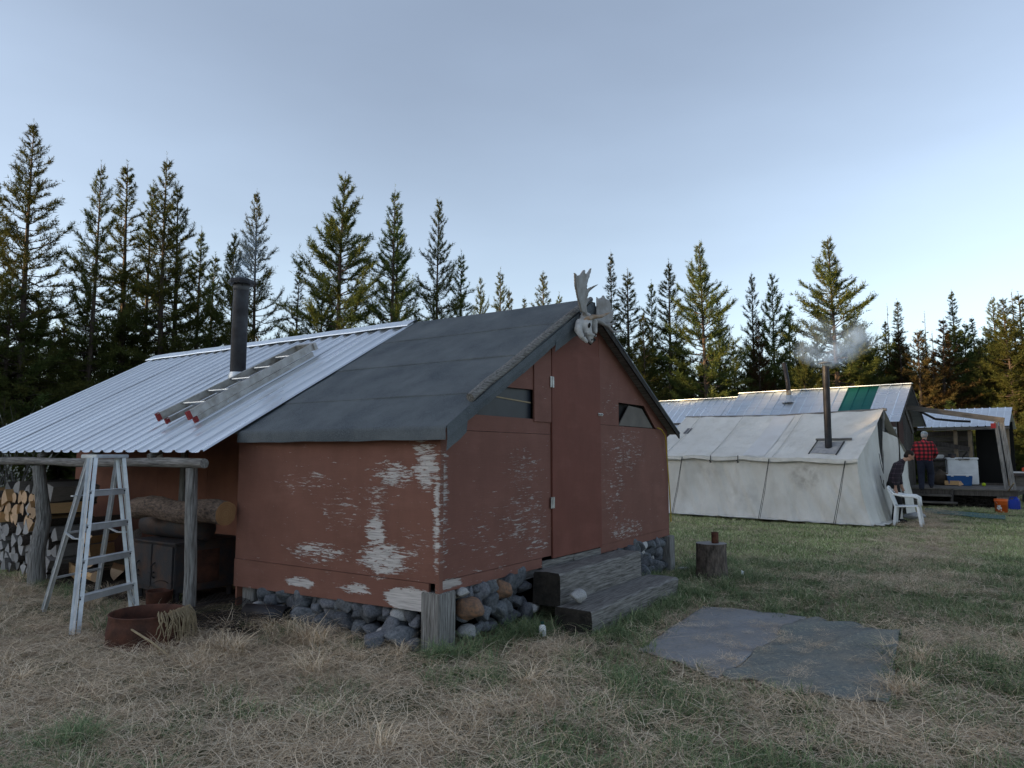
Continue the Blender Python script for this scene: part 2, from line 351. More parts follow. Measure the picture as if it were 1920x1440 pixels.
tag(link('ground', gm), 'grassy clearing floor of matted straw and soil', None, None, 'structure')
# ------------------------------------------------------------------ conifers
def needle_mat(name, c1, c2):
    m, t, n, l, b = nt(name); n.remove(b); out = n['Material Output']
    oi = N(t, 'ShaderNodeObjectInfo'); v = coords(t); f = noise(t, v, 1.1, 4)
    c = mixc(t, ramp(t, f, [(.35, 0.), (.65, 1.)]), c1, c2)
    hv = N(t, 'ShaderNodeHueSaturation'); l.new(c, hv.inputs['Color'])
    l.new(mth(t, 'MULTIPLY_ADD', oi.outputs['Random'], .6, .7), hv.inputs['Value']); l.new(mth(t, 'MULTIPLY_ADD', oi.outputs['Random'], .05, .475), hv.inputs['Hue'])
    d = N(t, 'ShaderNodeBsdfDiffuse'); tr = N(t, 'ShaderNodeBsdfTranslucent'); mx = N(t, 'ShaderNodeMixShader'); mx.inputs[0].default_value = .25
    l.new(hv.outputs[0], d.inputs[0]); l.new(hv.outputs[0], tr.inputs[0]); l.new(d.outputs[0], mx.inputs[1]); l.new(tr.outputs[0], mx.inputs[2]); l.new(mx.outputs[0], out.inputs[0]); return m
M['needle'] = needle_mat('pine needles', (.060,.085,.030), (.105,.115,.036))
M['needle_dark'] = needle_mat('spruce needles', (.045,.062,.028), (.075,.085,.032))
M['needle_brown'] = needle_mat('rusty needles', (.10,.065,.030), (.075,.070,.030))
M['trunk'] = pm('conifer bark', (.085,.062,.050), (.035,.028,.025), 5, bmp=.6, bscale=10, stretch=(3, 3, .6), rand=.2)
M['dead'] = pm('dead grey wood', (.12,.11,.105), (.05,.045,.042), 5)
class Tris:
    def __init__(s): s.v = []; s.n = 0
    def brush(s, p, d, L, rad, k, rng):
        """bottle-brush shoot of needle sprays along d from p"""
        d = d / np.linalg.norm(d); a = np.cross(d, [.31, .2, .93]); a /= np.linalg.norm(a); b = np.cross(d, a)
        u = rng.random(k); th = rng.random(k) * 6.283; ln = rad * (.75 + .6 * rng.random(k))
        rad_dir = np.outer(np.cos(th), a) + np.outer(np.sin(th), b)
        base = p + np.outer(u * L, d); dirn = rad_dir * .80 + d * (.55 + .4 * rng.random(k))[:, None]
        tip = base + dirn * ln[:, None]; side = np.cross(dirn, rng.normal(size=(k, 3))); side /= np.linalg.norm(side, axis=1)[:, None] + 1e-6
        w = rad * .105
        tri = np.stack([base - side * w, base + side * w, tip], 1); s.v.append(tri.reshape(-1, 3)); s.n += k
    def mesh(s, name, mat):
        v = np.concatenate(s.v).astype(np.float32); k = len(v) // 3; me = bpy.data.meshes.new(name)
        me.vertices.add(len(v)); me.vertices.foreach_set('co', v.ravel()); me.loops.add(len(v)); me.loops.foreach_set('vertex_index', np.arange(len(v), dtype=np.int32))
        me.polygons.add(k); me.polygons.foreach_set('loop_start', np.arange(0, len(v), 3, dtype=np.int32)); me.update(calc_edges=True); me.materials.append(mat); return me
def conifer(seed, H, W, base=.12, kind='pine', dens=1.0, mat='needle', forks=1, gap=0.25):
    """returns (trunk mesh, crown mesh) for a tree H metres tall with crown half-width W"""
    rng = np.random.default_rng(seed); wood = MB(); tr = Tris()
    for fk in range(forks):
        ox = (fk - (forks-1)/2) * .9; Hh = H * (1 - .05 * fk)
        bend = rng.normal(size=2) * .012 * H
        def axis(z): q = z / Hh; return np.array([bend[0]*math.sin(q*2.6) + ox*min(1, q*2.2), bend[1]*math.sin(q*2.1), z])
        r0 = .0095 * H + .02
        wood.tube([tuple(axis(Hh*q)) for q in (0,.12,.3,.5,.7,.85,.95,1)], [r0*1.25,r0,r0*.86,r0*.66,r0*.42,r0*.24,r0*.12,.012], 7)
        z = base * Hh; az = rng.random() * 6.28
        while z < Hh * .985:
            q = (z / Hh - base) / (1 - base)
            if kind == 'pine': prof = min(1, .6 + 1.6*q) * (1 - q)**.95 + .03
            else: prof = (1 - q)**.95 * (.9 if q > .08 else .6) + .02
            nb = int(rng.integers(4, 7)) if kind != 'dead' else int(rng.integers(2, 4))
            for k in range(nb):
                if rng.random() < gap * (1 - q): continue
                az += 2.4 + rng.normal() * .35; L = W * prof * (.45 + .80 * rng.random())
                if kind == 'dead': L *= .45
                el = {'pine': -.25 + .72 * q, 'spruce': -.42 + .75 * q, 'dead': -.3 + .4*q}[kind] + rng.normal() * .16
                h = np.array([math.cos(az), math.sin(az), 0]); p = axis(z + rng.normal() * .08); pts = [p]; nseg = 4
                e = el
                for i in range(nseg):
                    e += {'pine': .15, 'spruce': .14, 'dead': .02}[kind] * (1 if i else .3); d = h * math.cos(e) + np.array([0, 0, math.sin(e)]); d = d + rng.normal(size=3) * .10
                    p = p + d * (L / nseg); pts.append(p)
                wood.tube([tuple(x) for x in pts], [.018+.010*L, .014+.006*L, .010+.003*L, .009, .005], 3, cap=False)
                if kind == 'dead' and rng.random() < .8: continue
                rad = (.145 if kind == 'pine' else .12)
                nsh = max(4, int(L * 13.0 * dens))
                for i in range(nsh):
                    f_ = .22 + .78 * (i + rng.random()) / nsh; x = f_ * nseg; i0 = min(int(x), nseg - 1); bp = pts[i0] + (pts[i0+1] - pts[i0]) * (x - i0); ax = pts[i0+1] - pts[i0]; ax = ax / (np.linalg.norm(ax) + 1e-6)
                    sd = np.cross(ax, [0, 0, 1]) * (1 if i % 2 else -1)
                    dd = ax * .85 + sd * (.85 * rng.random()) + np.array([0, 0, (.50 if kind == 'pine' else .12) * rng.random()]) + rng.normal(size=3) * .15
                    tl = (.32 + .42 * rng.random()) * min(1, .22 + .45 * L)
                    tr.brush(bp, dd, tl, rad * (.8 + .4*rng.random()) * min(1, .6 + .3*L), 16, rng)
                tr.brush(pts[-2], pts[-1] - pts[-2], np.linalg.norm(pts[-1] - pts[-2]) * 1.1, rad * min(1, .6 + .3*L), 12, rng)
            z += ((.25 + .26 * (1 - q)) if kind == 'pine' else (.2 + .24 * (1 - q))) * (1 if kind == 'pine' else .85) * (1.5 if kind == 'dead' else 1)
        tr.brush(axis(Hh*.955), np.array([0, 0, 1.]), Hh * .06, .10, 26, rng)
    return wood.mesh('trunk', M['trunk'] if kind != 'dead' else M['dead']), tr.mesh('crown', M[mat])
KIND = {
    'sparse': conifer(1, 16, 3.9, .12, 'pine', .8, gap=.25), 'slim': conifer(2, 14, 2.6, .06, 'pine', 1.05, gap=.12), 'broad': conifer(3, 14, 4.3, .05, 'pine', 1.25, gap=.10),
    'fork': conifer(4, 15, 2.9, .10, 'pine', .9, forks=2, gap=.28), 'tall': conifer(5, 16, 3.7, .08, 'pine', 1.0, gap=.16), 'bushy': conifer(6, 10, 2.9, .03, 'pine', 1.2, gap=.12),
    'spruce': conifer(7, 14, 2.1, .04, 'spruce', 1.3, mat='needle_dark', gap=.12), 'narrow': conifer(8, 13, 1.5, .05, 'spruce', 1.35, mat='needle_dark', gap=.2),
    'dead': conifer(9, 12, 1.5, .2, 'dead', .5, mat='needle_brown'), 'rusty': conifer(10, 12, 2.6, .05, 'pine', 1.1, mat='needle_brown', gap=.2), 'slim_b': conifer(31, 14, 2.9, .05, 'pine', .95, gap=.2), 'slim_c': conifer(32, 13, 2.3, .10, 'pine', 1.1, gap=.15), 'slim_d': conifer(33, 15, 2.6, .16, 'pine', .8, gap=.32), 'bushy_b': conifer(34, 10, 3.2, .05, 'pine', 1.1, gap=.2), 'tall_b': conifer(35, 16, 3.3, .14, 'pine', .9, gap=.28),
    'young': conifer(12, 6, 2.1, .02, 'pine', 1.3, gap=.08)}
REFH = dict(sparse=16, slim=14, broad=14, fork=15, tall=16, bushy=10, bushy_b=10, slim_b=14, slim_c=13, slim_d=15, tall_b=16, spruce=14, narrow=13, dead=12, rusty=12, young=6)
tr_rng = random.Random(21)
def tree(kind, u, v, y, label, wide=1.0, nm='pine_tree', lean=0):
    """a tree whose tip shows at pixel (u, v), standing y metres out"""
    kind = {'slim': ('slim', 'slim_b', 'slim_c', 'slim_d'), 'bushy': ('bushy', 'bushy_b'), 'tall': ('tall', 'tall_b')}.get(kind, (kind,)); kind = kind[int(u) % len(kind)]
    top = at_depth(u, v, y); h = top.z - 0; k = h / REFH[kind]
    e = thing(nm, label, 'tree', (top.x, top.y, hgt(top.x, top.y) - .05), tr_rng.uniform(0, 6.28), 'conifers at the edge of the clearing')
    wide *= 1.15 if u > 1600 else 1.0; e.scale = (k * wide, k * wide, k); e.rotation_euler = (tr_rng.uniform(-.012,.012), tr_rng.uniform(-.012,.012), e.rotation_euler[2])
    for nm_, me in zip(('trunk', 'crown'), KIND[kind]):
        o = link(nm_, me, None, e)
    return e
TREES = [
 ('tall', -12, 345, 33, 'tall pine standing beside the tallest sparse pine, past the metal roof end'), ('sparse', 78, 240, 32, 'tallest sparse pine with see-through crown beyond the metal roof'),
 ('tall', 185, 308, 34, 'dark straight pine between the tallest sparse pine and the pale-topped pine', .85), ('slim', 250, 308, 36, 'slim pine with a pointed leader beside the dark straight pine', 1.1),
 ('slim', 294, 348, 39, 'short thin pine squeezed beside the twin-topped pine', .8), ('fork', 332, 305, 36, 'twin-topped pine beyond the far end of the metal roof'),
 ('slim', 376, 430, 38, 'small golden pine beside the twin-topped pine'), ('slim', 402, 478, 40, 'smallest golden pine stepping down towards the cabin stovepipe'),
 ('bushy', 452, 436, 36, 'bushy pine directly behind the cabin stovepipe', .7), ('sparse', 493, 358, 35, 'open-crowned pine just beside the cabin stovepipe', .8),
 ('narrow', 563, 487, 38, 'thin little spruce between open-crowned pine and broad dark pine', .9), ('broad', 657, 322, 34, 'broad dark pine with thick trunk behind the metal roof ridge'),
 ('bushy', 610, 500, 36, 'low rounded pine at the foot of the broad dark pine', .8), ('fork', 742, 358, 35, 'double-leader pine beside the broad dark pine', .95),
 ('tall', 826, 378, 36, 'pine with narrow open top above the felt roof', .8), ('slim', 868, 473, 37, 'shorter pine leaning against the narrow open-topped pine'),
 ('bushy', 897, 527, 46, 'small pale pine low behind the felt roof', .6), ('slim', 932, 503, 50, 'sunlit yellow young pine behind the felt roof', .9), ('slim', 958, 541, 52, 'tiny yellow pine next to the sunlit young pine', .8),
 ('narrow', 974, 556, 56, 'tiniest spruce tip showing above the felt roof'), ('slim', 1015, 511, 46, 'lone small pine above the felt roof near the antlers', 1.1), ('slim', 1048, 548, 50, 'half hidden pine tip just behind the antlers'),
 ('spruce', 1143, 473, 38, 'spruce with spiky top directly behind the antlers', .9), ('slim', 1180, 506, 39, 'golden-edged pine beside the spiky spruce', 1.25), ('bushy', 1205, 590, 36, 'low dark pine beyond the cabin rake', .8),
 ('slim', 1252, 488, 38, 'pine with bare upper trunk before the big dark pine', 1.1), ('slim', 1226, 528, 39, 'thin pine with one-sided crown beside the bare-trunked pine', .9),
 ('broad', 1320, 458, 36, 'big dark full-crowned pine behind the canvas tent', .95), ('sparse', 1345, 560, 38, 'lower pine merging with the big dark full-crowned pine', .8),
 ('slim', 1403, 513, 39, 'skinny pine with wispy top above the second cabin', .85), ('bushy', 1443, 518, 39, 'round-shouldered brownish pine above the second cabin', .8), ('slim', 1478, 566, 41, 'dark small pine beside the smoke'), ('rusty', 1425, 600, 37, 'rust-tinged pine low above the second cabin', .7),
 ('broad', 1560, 450, 36, 'broad golden pine rising behind the smoking stovepipe', 1.12), ('bushy', 1500, 640, 34, 'low yellow pine beside the leaning thin stovepipe', .8), ('bushy', 1620, 640, 36, 'dark low pine under the smoke', .9),
 ('narrow', 1679, 560, 42, 'pointed spruce just past the smoke', 1.1, 'spruce_tree'), ('dead', 1664, 568, 43, 'bare thin snag beside the pointed spruce', .6, 'dead_tree'), ('slim', 1695, 640, 40, 'yellow lower pine in front of the pointed spruce', 1.1),
 ('dead', 1730, 580, 44, 'dead spire with short bare branches', .8, 'dead_tree'), ('dead', 1712, 628, 45, 'shorter dead spire beside the taller one', .7, 'dead_tree'), ('dead', 1745, 618, 46, 'greyish dying conifer with fine twigs', 1.1, 'dead_tree'),
 ('spruce', 1782, 538, 41, 'tall pointed spruce above the porch roof', .9, 'spruce_tree'), ('narrow', 1809, 590, 42, 'thin dark spruce close beside the tall pointed spruce', 1., 'spruce_tree'), ('slim', 1783, 620, 39, 'sunlit yellow pine in front of the tall pointed spruce', 1.2),
 ('tall', 1857, 550, 40, 'layered golden pine beyond the porch roof corner', .9), ('dead', 1891, 540, 43, 'crooked half-dead conifer with drooping twigs', 1., 'dead_tree'), ('bushy', 1835, 640, 37, 'rounded yellow-green pine over the porch roof', .9), ('slim', 1918, 543, 39, 'golden pine past the crooked half-dead conifer', 1.3),
]
for T_ in TREES: tree(*T_[:5], wide=T_[5] if len(T_) > 5 else 1.0, nm=T_[6] if len(T_) > 6 else 'pine_tree')
# the wood behind and around: one mass
def instancer(name, meshes, pts, label, kind='stuff'):
    """one object: points carrying a pick index, rotation and scale; geometry nodes place the shared meshes"""
    src = bpy.data.collections.new(name + '_source')
    for i, ms in enumerate(meshes):
        o = bpy.data.objects.new(f'{name}_src_{i:02d}', ms); src.objects.link(o)
    k = len(pts); me = bpy.data.meshes.new(name); me.vertices.add(k)
    A = np.array([p[:3] for p in pts], np.float32); me.vertices.foreach_set('co', A.ravel())
    a = me.attributes.new('rot', 'FLOAT_VECTOR', 'POINT'); a.data.foreach_set('vector', np.array([p[3] for p in pts], np.float32).ravel())
    a = me.attributes.new('scl', 'FLOAT_VECTOR', 'POINT'); a.data.foreach_set('vector', np.array([p[4] for p in pts], np.float32).ravel())
    a = me.attributes.new('pick', 'INT', 'POINT'); a.data.foreach_set('value', np.array([p[5] for p in pts], np.int32))
    o = bpy.data.objects.new(name, me); COL.objects.link(o); tag(o, label, None, None, kind)
    g = bpy.data.node_groups.new(name, 'GeometryNodeTree'); g.interface.new_socket('Geometry', in_out='INPUT', socket_type='NodeSocketGeometry'); g.interface.new_socket('Geometry', in_out='OUTPUT', socket_type='NodeSocketGeometry')
    n_ = g.nodes; L_ = g.links; gi = n_.new('NodeGroupInput'); go = n_.new('NodeGroupOutput'); ip = n_.new('GeometryNodeInstanceOnPoints'); ci = n_.new('GeometryNodeCollectionInfo')
    ci.inputs['Collection'].default_value = src; ci.inputs['Separate Children'].default_value = True; ci.inputs['Reset Children'].default_value = True
    def attr(nm, ty):
        q = n_.new('GeometryNodeInputNamedAttribute'); q.data_type = ty; q.inputs['Name'].default_value = nm; return [s for s in q.outputs if s.enabled and s.name == 'Attribute'][0]
    er = n_.new('FunctionNodeEulerToRotation'); L_.new(attr('rot', 'FLOAT_VECTOR'), er.inputs[0]); L_.new(er.outputs[0], ip.inputs['Rotation'])
    L_.new(attr('scl', 'FLOAT_VECTOR'), ip.inputs['Scale']); L_.new(attr('pick', 'INT'), ip.inputs['Instance Index']); ip.inputs['Pick Instance'].default_value = True
    L_.new(gi.outputs[0], ip.inputs['Points']); L_.new(ci.outputs[0], ip.inputs['Instance']); L_.new(ip.outputs[0], go.inputs[0])
    md = o.modifiers.new('scatter', 'NODES'); md.node_group = g; return o
def joined(a, b):
    bm = bmesh.new(); bm.from_mesh(a); k = len(bm.faces); bm.from_mesh(b); bm.faces.ensure_lookup_table()
    for f in bm.faces[k:]: f.material_index = 1
    me = bpy.data.meshes.new('wood_tree'); bm.to_mesh(me); bm.free(); me.materials.append(a.materials[0]); me.materials.append(b.materials[0]); return me
fk = ['tall', 'slim', 'bushy', 'spruce', 'rusty', 'young']; FM = [joined(*KIND[k]) for k in fk]; fr = random.Random(8); pts = []
def put(x, y, k, h):
    s = h / REFH[fk[k]]; w_ = s * fr.uniform(.95, 1.35); pts.append((x, y, hgt(x, y) - .05, (fr.uniform(-.03,.03), fr.uniform(-.03,.03), fr.uniform(0, 6.28)), (w_, w_, s), k))
def arc(a0, a1, n, r0, r1, hs, ks):
    for i in range(n):
        a = R(a0 + (a1 - a0) * (i + fr.random()) / n); r_ = fr.uniform(r0, r1); put(r_ * math.sin(a), r_ * math.cos(a), fr.choice(ks), fr.uniform(*hs))
arc(-42, 42, 150, 41, 52, (5, 7.2), (2, 2, 3, 4, 2)); arc(-42, 42, 120, 36, 42, (2.6, 4.4), (5, 5, 2)); arc(-42, 42, 130, 52, 75, (6, 8.2), (0, 2, 3, 2))
arc(-42, -8, 40, 38, 48, (7.0, 9.8), (2, 3, 4, 2)); arc(10, 40, 48, 40, 50, (6.5, 8.6), (2, 3, 4, 2)); arc(24, 40, 22, 42, 54, (7.5, 9.5), (2, 0, 3))
arc(-120, -46, 190, 46, 54, (10.5, 12.5), (0, 3, 3, 2)); arc(-120, -46, 190, 54, 62, (11, 13), (0, 2, 3, 3)); arc(-120, -46, 190, 62, 74, (11.5, 13.5), (0, 2, 3)); arc(-120, -46, 120, 44, 56, (5, 8), (2, 2, 3)); arc(-50, -42, 8, 40, 50, (8, 10), (0, 1, 3))  # unseen rows out of view, sized and packed to block the low sun
arc(42, 60, 20, 44, 60, (7, 10), (0, 1, 3))
instancer('forest', FM, pts, 'dense dark pine wood closing in the clearing behind the single trees')
# ------------------------------------------------------------------ the red cabin (local x across the gable, y along the long wall, z up)
TH = R(33.66)
C0 = ground_pt(822, 1222); C0.z = 0
ROTC = math.atan2(math.cos(TH), math.sin(TH))
gx, lx = Vector((math.sin(TH), math.cos(TH), 0)), Vector((-math.cos(TH), math.sin(TH), 0))
def CL(s, t_, z=0): return C0 + gx * s + lx * t_ + Vector((0, 0, z))
def to_loc(p): d = p - C0; return Vector((d.dot(gx), d.dot(lx), p.z))
def loc_on(u, v, axis, val):
    """pixel -> cabin-local point on the plane local[axis] = val"""
    o = to_loc(Vector((0, 0, CAM_H))); d = to_loc(C0 + Vector((0, 0, 0)) + ray(u, v)); k = (val - o[axis]) / d[axis]
    return o + d * k
cabin = thing('cabin', 'red-brown plywood cabin with peeling paint, half metal and half felt roof', 'cabin', C0, ROTC)
SL, ZR, SM = .572, 3.20, 2.44
def zroof(s): return ZR - SL * (SM - s) if s < SM else ZR - .53 * (s - SM)
rg = random.Random(5)
def panel_x(name, poly, y0, th, mat, parent=cabin):   # board in the gable plane; poly of (s,z)
    return MB().prism([(s, y0, z) for s, z in poly], (0, th, 0)).build(name, mat, parent)
def panel_y(name, poly, x0, th, mat, parent=cabin):   # board in the long wall plane; poly of (t,z)
    return MB().prism([(x0, y, z) for y, z in poly], (th, 0, 0)).build(name, mat, parent)
ZU = lambda s: zroof(s) - .055
# gable boards
G = M['wall_gable']
panel_x('wall_panel', [(.004,.535),(1.732,.535),(1.732,1.728),(.004,1.728)], 0, .02, G)
panel_x('wall_panel', [(.004,1.732),(1.735,1.732),(1.735,1.872),(.24,1.872),(.004,ZU(.004))], .002, .02, G)
panel_x('wall_panel', [(.243,1.875),(.335,1.875),(.72,2.138),(.72,ZU(.72)),(.243,ZU(.243))], 0, .02, G)
panel_x('wall_panel', [(.723,2.14),(1.408,2.158),(1.408,ZU(1.408)),(.723,ZU(.723))], .001, .02, G)
panel_x('wall_panel', [(1.41,1.85),(1.733,1.85),(1.733,ZU(1.733)),(1.41,ZU(1.41))], -.012, .02, G)
panel_x('wall_panel', [(2.832,.52),(4.876,.535),(4.876,1.866),(2.832,1.866)], -.002, .02, G)
panel_x('wall_panel', [(2.832,1.87),(3.337,1.87),(3.337,ZU(3.337)),(2.832,ZU(2.832))], 0, .02, G)
panel_x('wall_panel', [(3.34,2.15),(4.10,2.15),(4.46,1.88),(4.50,1.87),(4.876,1.87),(4.876,ZU(4.876)),(3.34,ZU(3.34))], .001, .02, G)
panel_x('gable_panel', [(1.735,2.64),(2.83,2.64),(2.83,ZU(2.83)),(2.44,ZU(2.44)),(1.735,ZU(1.735))], .002, .02, M['door'])
panel_x('skirt_board', [(.004,.443),(1.55,.443),(1.55,.531),(.004,.531)], -.004, .022, G)
panel_x('skirt_board', [(2.80,.43),(4.876,.443),(4.876,.531),(2.80,.518)], -.004, .022, G)
panel_x('sill_board', [(1.553,.40),(2.18,.40),(2.18,.497),(1.553,.497)], -.008, .03, M['weathered_x'])
panel_x('sill_board', [(2.184,.395),(2.797,.40),(2.797,.495),(2.184,.495)], -.012, .03, M['weathered_x'])
door = MB().box((1.742,-.016,.505),(2.825,.006,2.635)).build('door', M['door'], cabin, bevel=.003)
for z in (2.26, 1.052):
    h = MB()
    for dx in (-.036, .004): h.box((1.738+dx, -.023, z-.055), (1.738+dx+.032, -.017, z+.055))
    h.tube([(1.738,-.025,z-.055),(1.738,-.025,z+.055)], .007, 8); h.build('hinge', M['steel'], door)
h = MB(); h.box((2.76,-.022,1.965),(2.87,-.017,1.995)); h.tube([(2.77,-.03,1.98),(2.86,-.03,1.98)], .007, 8); h.tube([(2.80,-.03,1.98),(2.80,-.05,1.975)], .006, 6); h.build('latch', M['steel'], door)
# left window: recessed plastic sheet
w = MB().prism([(.33,.035,1.873),(.70,.035,2.137),(1.415,.035,2.16),(1.415,.035,1.87)], (0,.006,0)).build('window', M['window'], cabin)
MB().bar((.55,.030,2.06),(1.41,.030,2.03),.004,.012).build('seam', M['rope'], w)
w = MB().prism([(3.335,.06,1.868),(3.335,.06,2.155),(4.11,.06,2.155),(4.47,.06,1.868)], (0,.006,0)).build('window', M['void'], cabin)  # black pane stands in for the darkness of the open window
MB().prism([(3.36,.012,1.875),(3.66,.012,2.13),(4.06,.012,2.11),(4.40,.012,1.875)], (0,.012,0)).build('shutter_board', pm('grey board', (.15,.135,.12), (.11,.10,.09), 4), w)
# long wall boards
LWm = M['wall_long']
panel_y('wall_panel', [(.004,.512),(2.435,.512),(2.435,1.742),(.004,1.742)], 0, .02, LWm)
panel_y('wall_panel', [(2.438,.512),(2.60,.512),(2.60,1.742),(2.438,1.742)], .002, .02, LWm)
panel_y('skirt_board', [(.10,.285),(2.60,.245),(2.60,.508),(.10,.508)], -.006, .024, LWm)
MB().box((-.012,-.012,.44),(.03,.03,1.745)).build('corner_trim', LWm, cabin)
# the wall of the open bay and hidden sides
WP = M['wall_plain']
panel_x('return_wall', [(.022,.05),(1.2,.05),(1.2,2.40),(.022,1.74)], 2.585, .02, WP)
for i in range(5): panel_y('wall_panel', [(2.61+i*1.17,.06),(2.61+i*1.17+1.165,.06),(2.61+i*1.17+1.165,2.42),(2.61+i*1.17,2.42)], 1.20, .02, WP)
MB().box((1.2,8.46,.05),(4.87,8.48,1.8)).build('back_wall', WP, cabin)
MB().box((4.86,.022,.443),(4.88,8.46,1.82)).build('side_wall', WP, cabin)
MB().prism([(.03,.03,.36),(4.85,.03,.36),(4.85,8.4,.36),(1.25,8.4,.36),(1.25,2.57,.36),(.03,2.57,.36)], (0,0,.07)).build('floor_deck', M['weathered_x'], cabin)
MB().box((.3,.3,-.05),(4.6,2.5,.36)).build('crawl_space_shade_box', M['void'], cabin)  # black box stands in for the shade behind the foundation stones
# roof: felt courses, each lapping the one below
def slab_s(name, s0, s1, t0, t1, off, th, mat, n=10, wav=.004, seed=0):
    mb = MB(); ns = 4; nn = n
    top = []
    for i in range(ns + 1):
        s = s0 + (s1 - s0) * i / ns
        for j in range(nn + 1):
            y = t0 + (t1 - t0) * j / nn
            d = wav * mnoise.noise(Vector((s * 2.3, y * 1.7, seed))) * 2
            top.append((s, y + .01 * mnoise.noise(Vector((s * 3, y, seed + 5))), zroof(s) + off + d))
    bot = [(x, y, z - th) for x, y, z in top]; k = len(top); W = nn + 1
    fs = [(i*W+j, i*W+j+1, (i+1)*W+j+1, (i+1)*W+j) for i in range(ns) for j in range(nn)]
    fb = [tuple(x + k for x in reversed(f)) for f in fs]
    ring = [j for j in range(W)] + [i*W+nn for i in range(1, ns+1)] + [ns*W+j for j in range(nn-1, -1, -1)] + [i*W for i in range(ns-1, 0, -1)]
    side = [(ring[i], ring[(i+1) % len(ring)], ring[(i+1) % len(ring)] + k, ring[i] + k) for i in range(len(ring))]
    return mb.add(top + bot, fs + fb + side).build(name, mat, cabin, smooth=False)
T = M['tar']
for i, (a, b_) in enumerate(((-.085,.46),(.43,1.16),(1.13,1.86),(1.83,2.44))): slab_s('felt_strip', a, b_, -.13, 2.50, .011*i, .012, T, 14, .0035, i)
slab_s('felt_roof_slope', 2.442, 5.02, -.13, 8.5, 0, .02, T, 8, .004, 9)
slab_s('roof_deck', -.05, 2.43, -.10, 8.4, -.012, .03, M['weathered_y'], 4, 0)
slab_s('roof_deck', 2.45, 4.98, -.10, 8.4, -.022, .03, M['weathered_y'], 4, 0)
# felt folded over the eave
mb = MB(); kk = 16; pr = []
for j in range(kk + 1):
    y = -.14 + 2.62 * j / kk; w_ = .008 * mnoise.noise(Vector((y * 2.1, 0, 4)))
    for dx, dz in ((.0,.006),(-.018,-.004),(-.026,-.03),(-.022 + w_, -.112 + .012*mnoise.noise(Vector((y*3,2,0))))): pr.append((-.085 + dx, y, zroof(-.085) + dz))
mb.add(pr, [(j*4+i, j*4+i+1, (j+1)*4+i+1, (j+1)*4+i) for j in range(kk) for i in range(3)]).build('felt_eave_fold', T, cabin, smooth=True)
# felt flaps hanging over the left rake, uneven lower edges
for (a, b_, d0, d1) in ((-.10,.16,.20,.20),(.15,.45,.12,.11),(.44,1.02,.12,.125),(1.01,1.62,.13,.12),(1.60,2.05,.19,.215),(2.04,2.47,.22,.15)):
    mb = MB(); n_ = 6; P_ = []
    for j in range(n_ + 1):
        s = a + (b_ - a) * j / n_; dd = d0 + (d1 - d0) * j / n_ + .012 * mnoise.noise(Vector((s * 9, 1, 0))); zt = (zroof(s) if s < SM else ZR - .53*(s-SM)) + .010
        y_ = -.137 - .004 * (int(a * 10) % 3)
        P_ += [(s, y_, zt), (s, y_ - .006, zt - dd * .5), (s, y_ + .004, zt - dd)]
    mb.add(P_, [(j*3+i, j*3+i+1, (j+1)*3+i+1, (j+1)*3+i) for j in range(n_) for i in range(2)]).build('felt_rake_flap', T, cabin)
# right rake board and battens
MB().prism([(2.47,-.125,ZR-.02),(5.03,-.125,zroof(5.03)-.005),(5.03,-.125,zroof(5.03)-.08),(2.47,-.125,ZR-.11)], (0,.02,0)).build('rake_board', M['charred'], cabin)
mb = MB(); pts = []
for j in range(9):
    s = .26 + (2.46 - .26) * j / 8; pts.append((s, -.10 + .008 * math.sin(j * 1.7), zroof(s) + .045 + .004*math.sin(j*2.3)))
mb.tube(pts, [.040,.040,.039,.038,.036,.035,.034,.033,.031], 10); mb.build('rake_pole', M['weathered_x'], cabin, smooth=False)
MB().bar((2.44,-.14,3.14),(2.44,8.4,3.14),.05,.10).build('ridge_beam', M['weathered_y'], cabin)
MB().bar((2.13,-.02,2.98),(2.30,-.20,2.72),.03,.08).build('bracket', M['charred'], cabin)
# metal sheets: ribbed, each lapping its neighbour
def rib_profile(w, nrib, h):
    pts = []; sp = w / nrib
    for i in range(nrib):
        x = i * sp
        pts += [(x, .35*h), (x + .012, h), (x + .045, h), (x + .075, .12*h), (x + sp*.5 + .02, 0), (x + sp - .045, .02*h)]
    pts.append((w, .35 * h)); return pts
def metal_sheet(y0, w, s0, s1, off, h=.026, seed=0, nrib=4):
    pr = rib_profile(w, nrib, h); mb = MB(); n = len(pr); ks = 12; vs = []
    for i in range(ks + 1):
        s = s0 + (s1 - s0) * i / ks
        for y, z in pr:
            d = .006 * mnoise.noise(Vector((s * 1.2, (y0 + y) * 1.1, seed * .37)))
            vs.append((s, y0 + y, zroof(s) + off + z + d))
    mb.add(vs, [(i*n+j, i*n+j+1, (i+1)*n+j+1, (i+1)*n+j) for i in range(ks) for j in range(n-1)])
    return mb.build('metal_sheet', M['metal_roof'], cabin)
y = 2.452
for i in range(7):
    wd = .914 if i < 6 else .62
    metal_sheet(y, wd - .002, -.49 + rg.uniform(-.012, .012), 2.42, .022 + .003 * (i % 2), seed=i, nrib=4 if i < 6 else 3); y += wd
cap = MB(); pts = []
for j in range(13):
    y = 2.44 + 6.12 * j / 12
    for dx, dz in ((-.16,-.06),(-.155,-.045),(0,.045),(.16,-.04)): pts.append((SM + dx, y, ZR + .028 + dz + (.006 if j % 2 else 0)))
cap.add(pts, [(j*4+i, j*4+i+1, (j+1)*4+i+1, (j+1)*4+i) for j in range(12) for i in range(3)]).build('ridge_cap', M['metal_roof'], cabin)
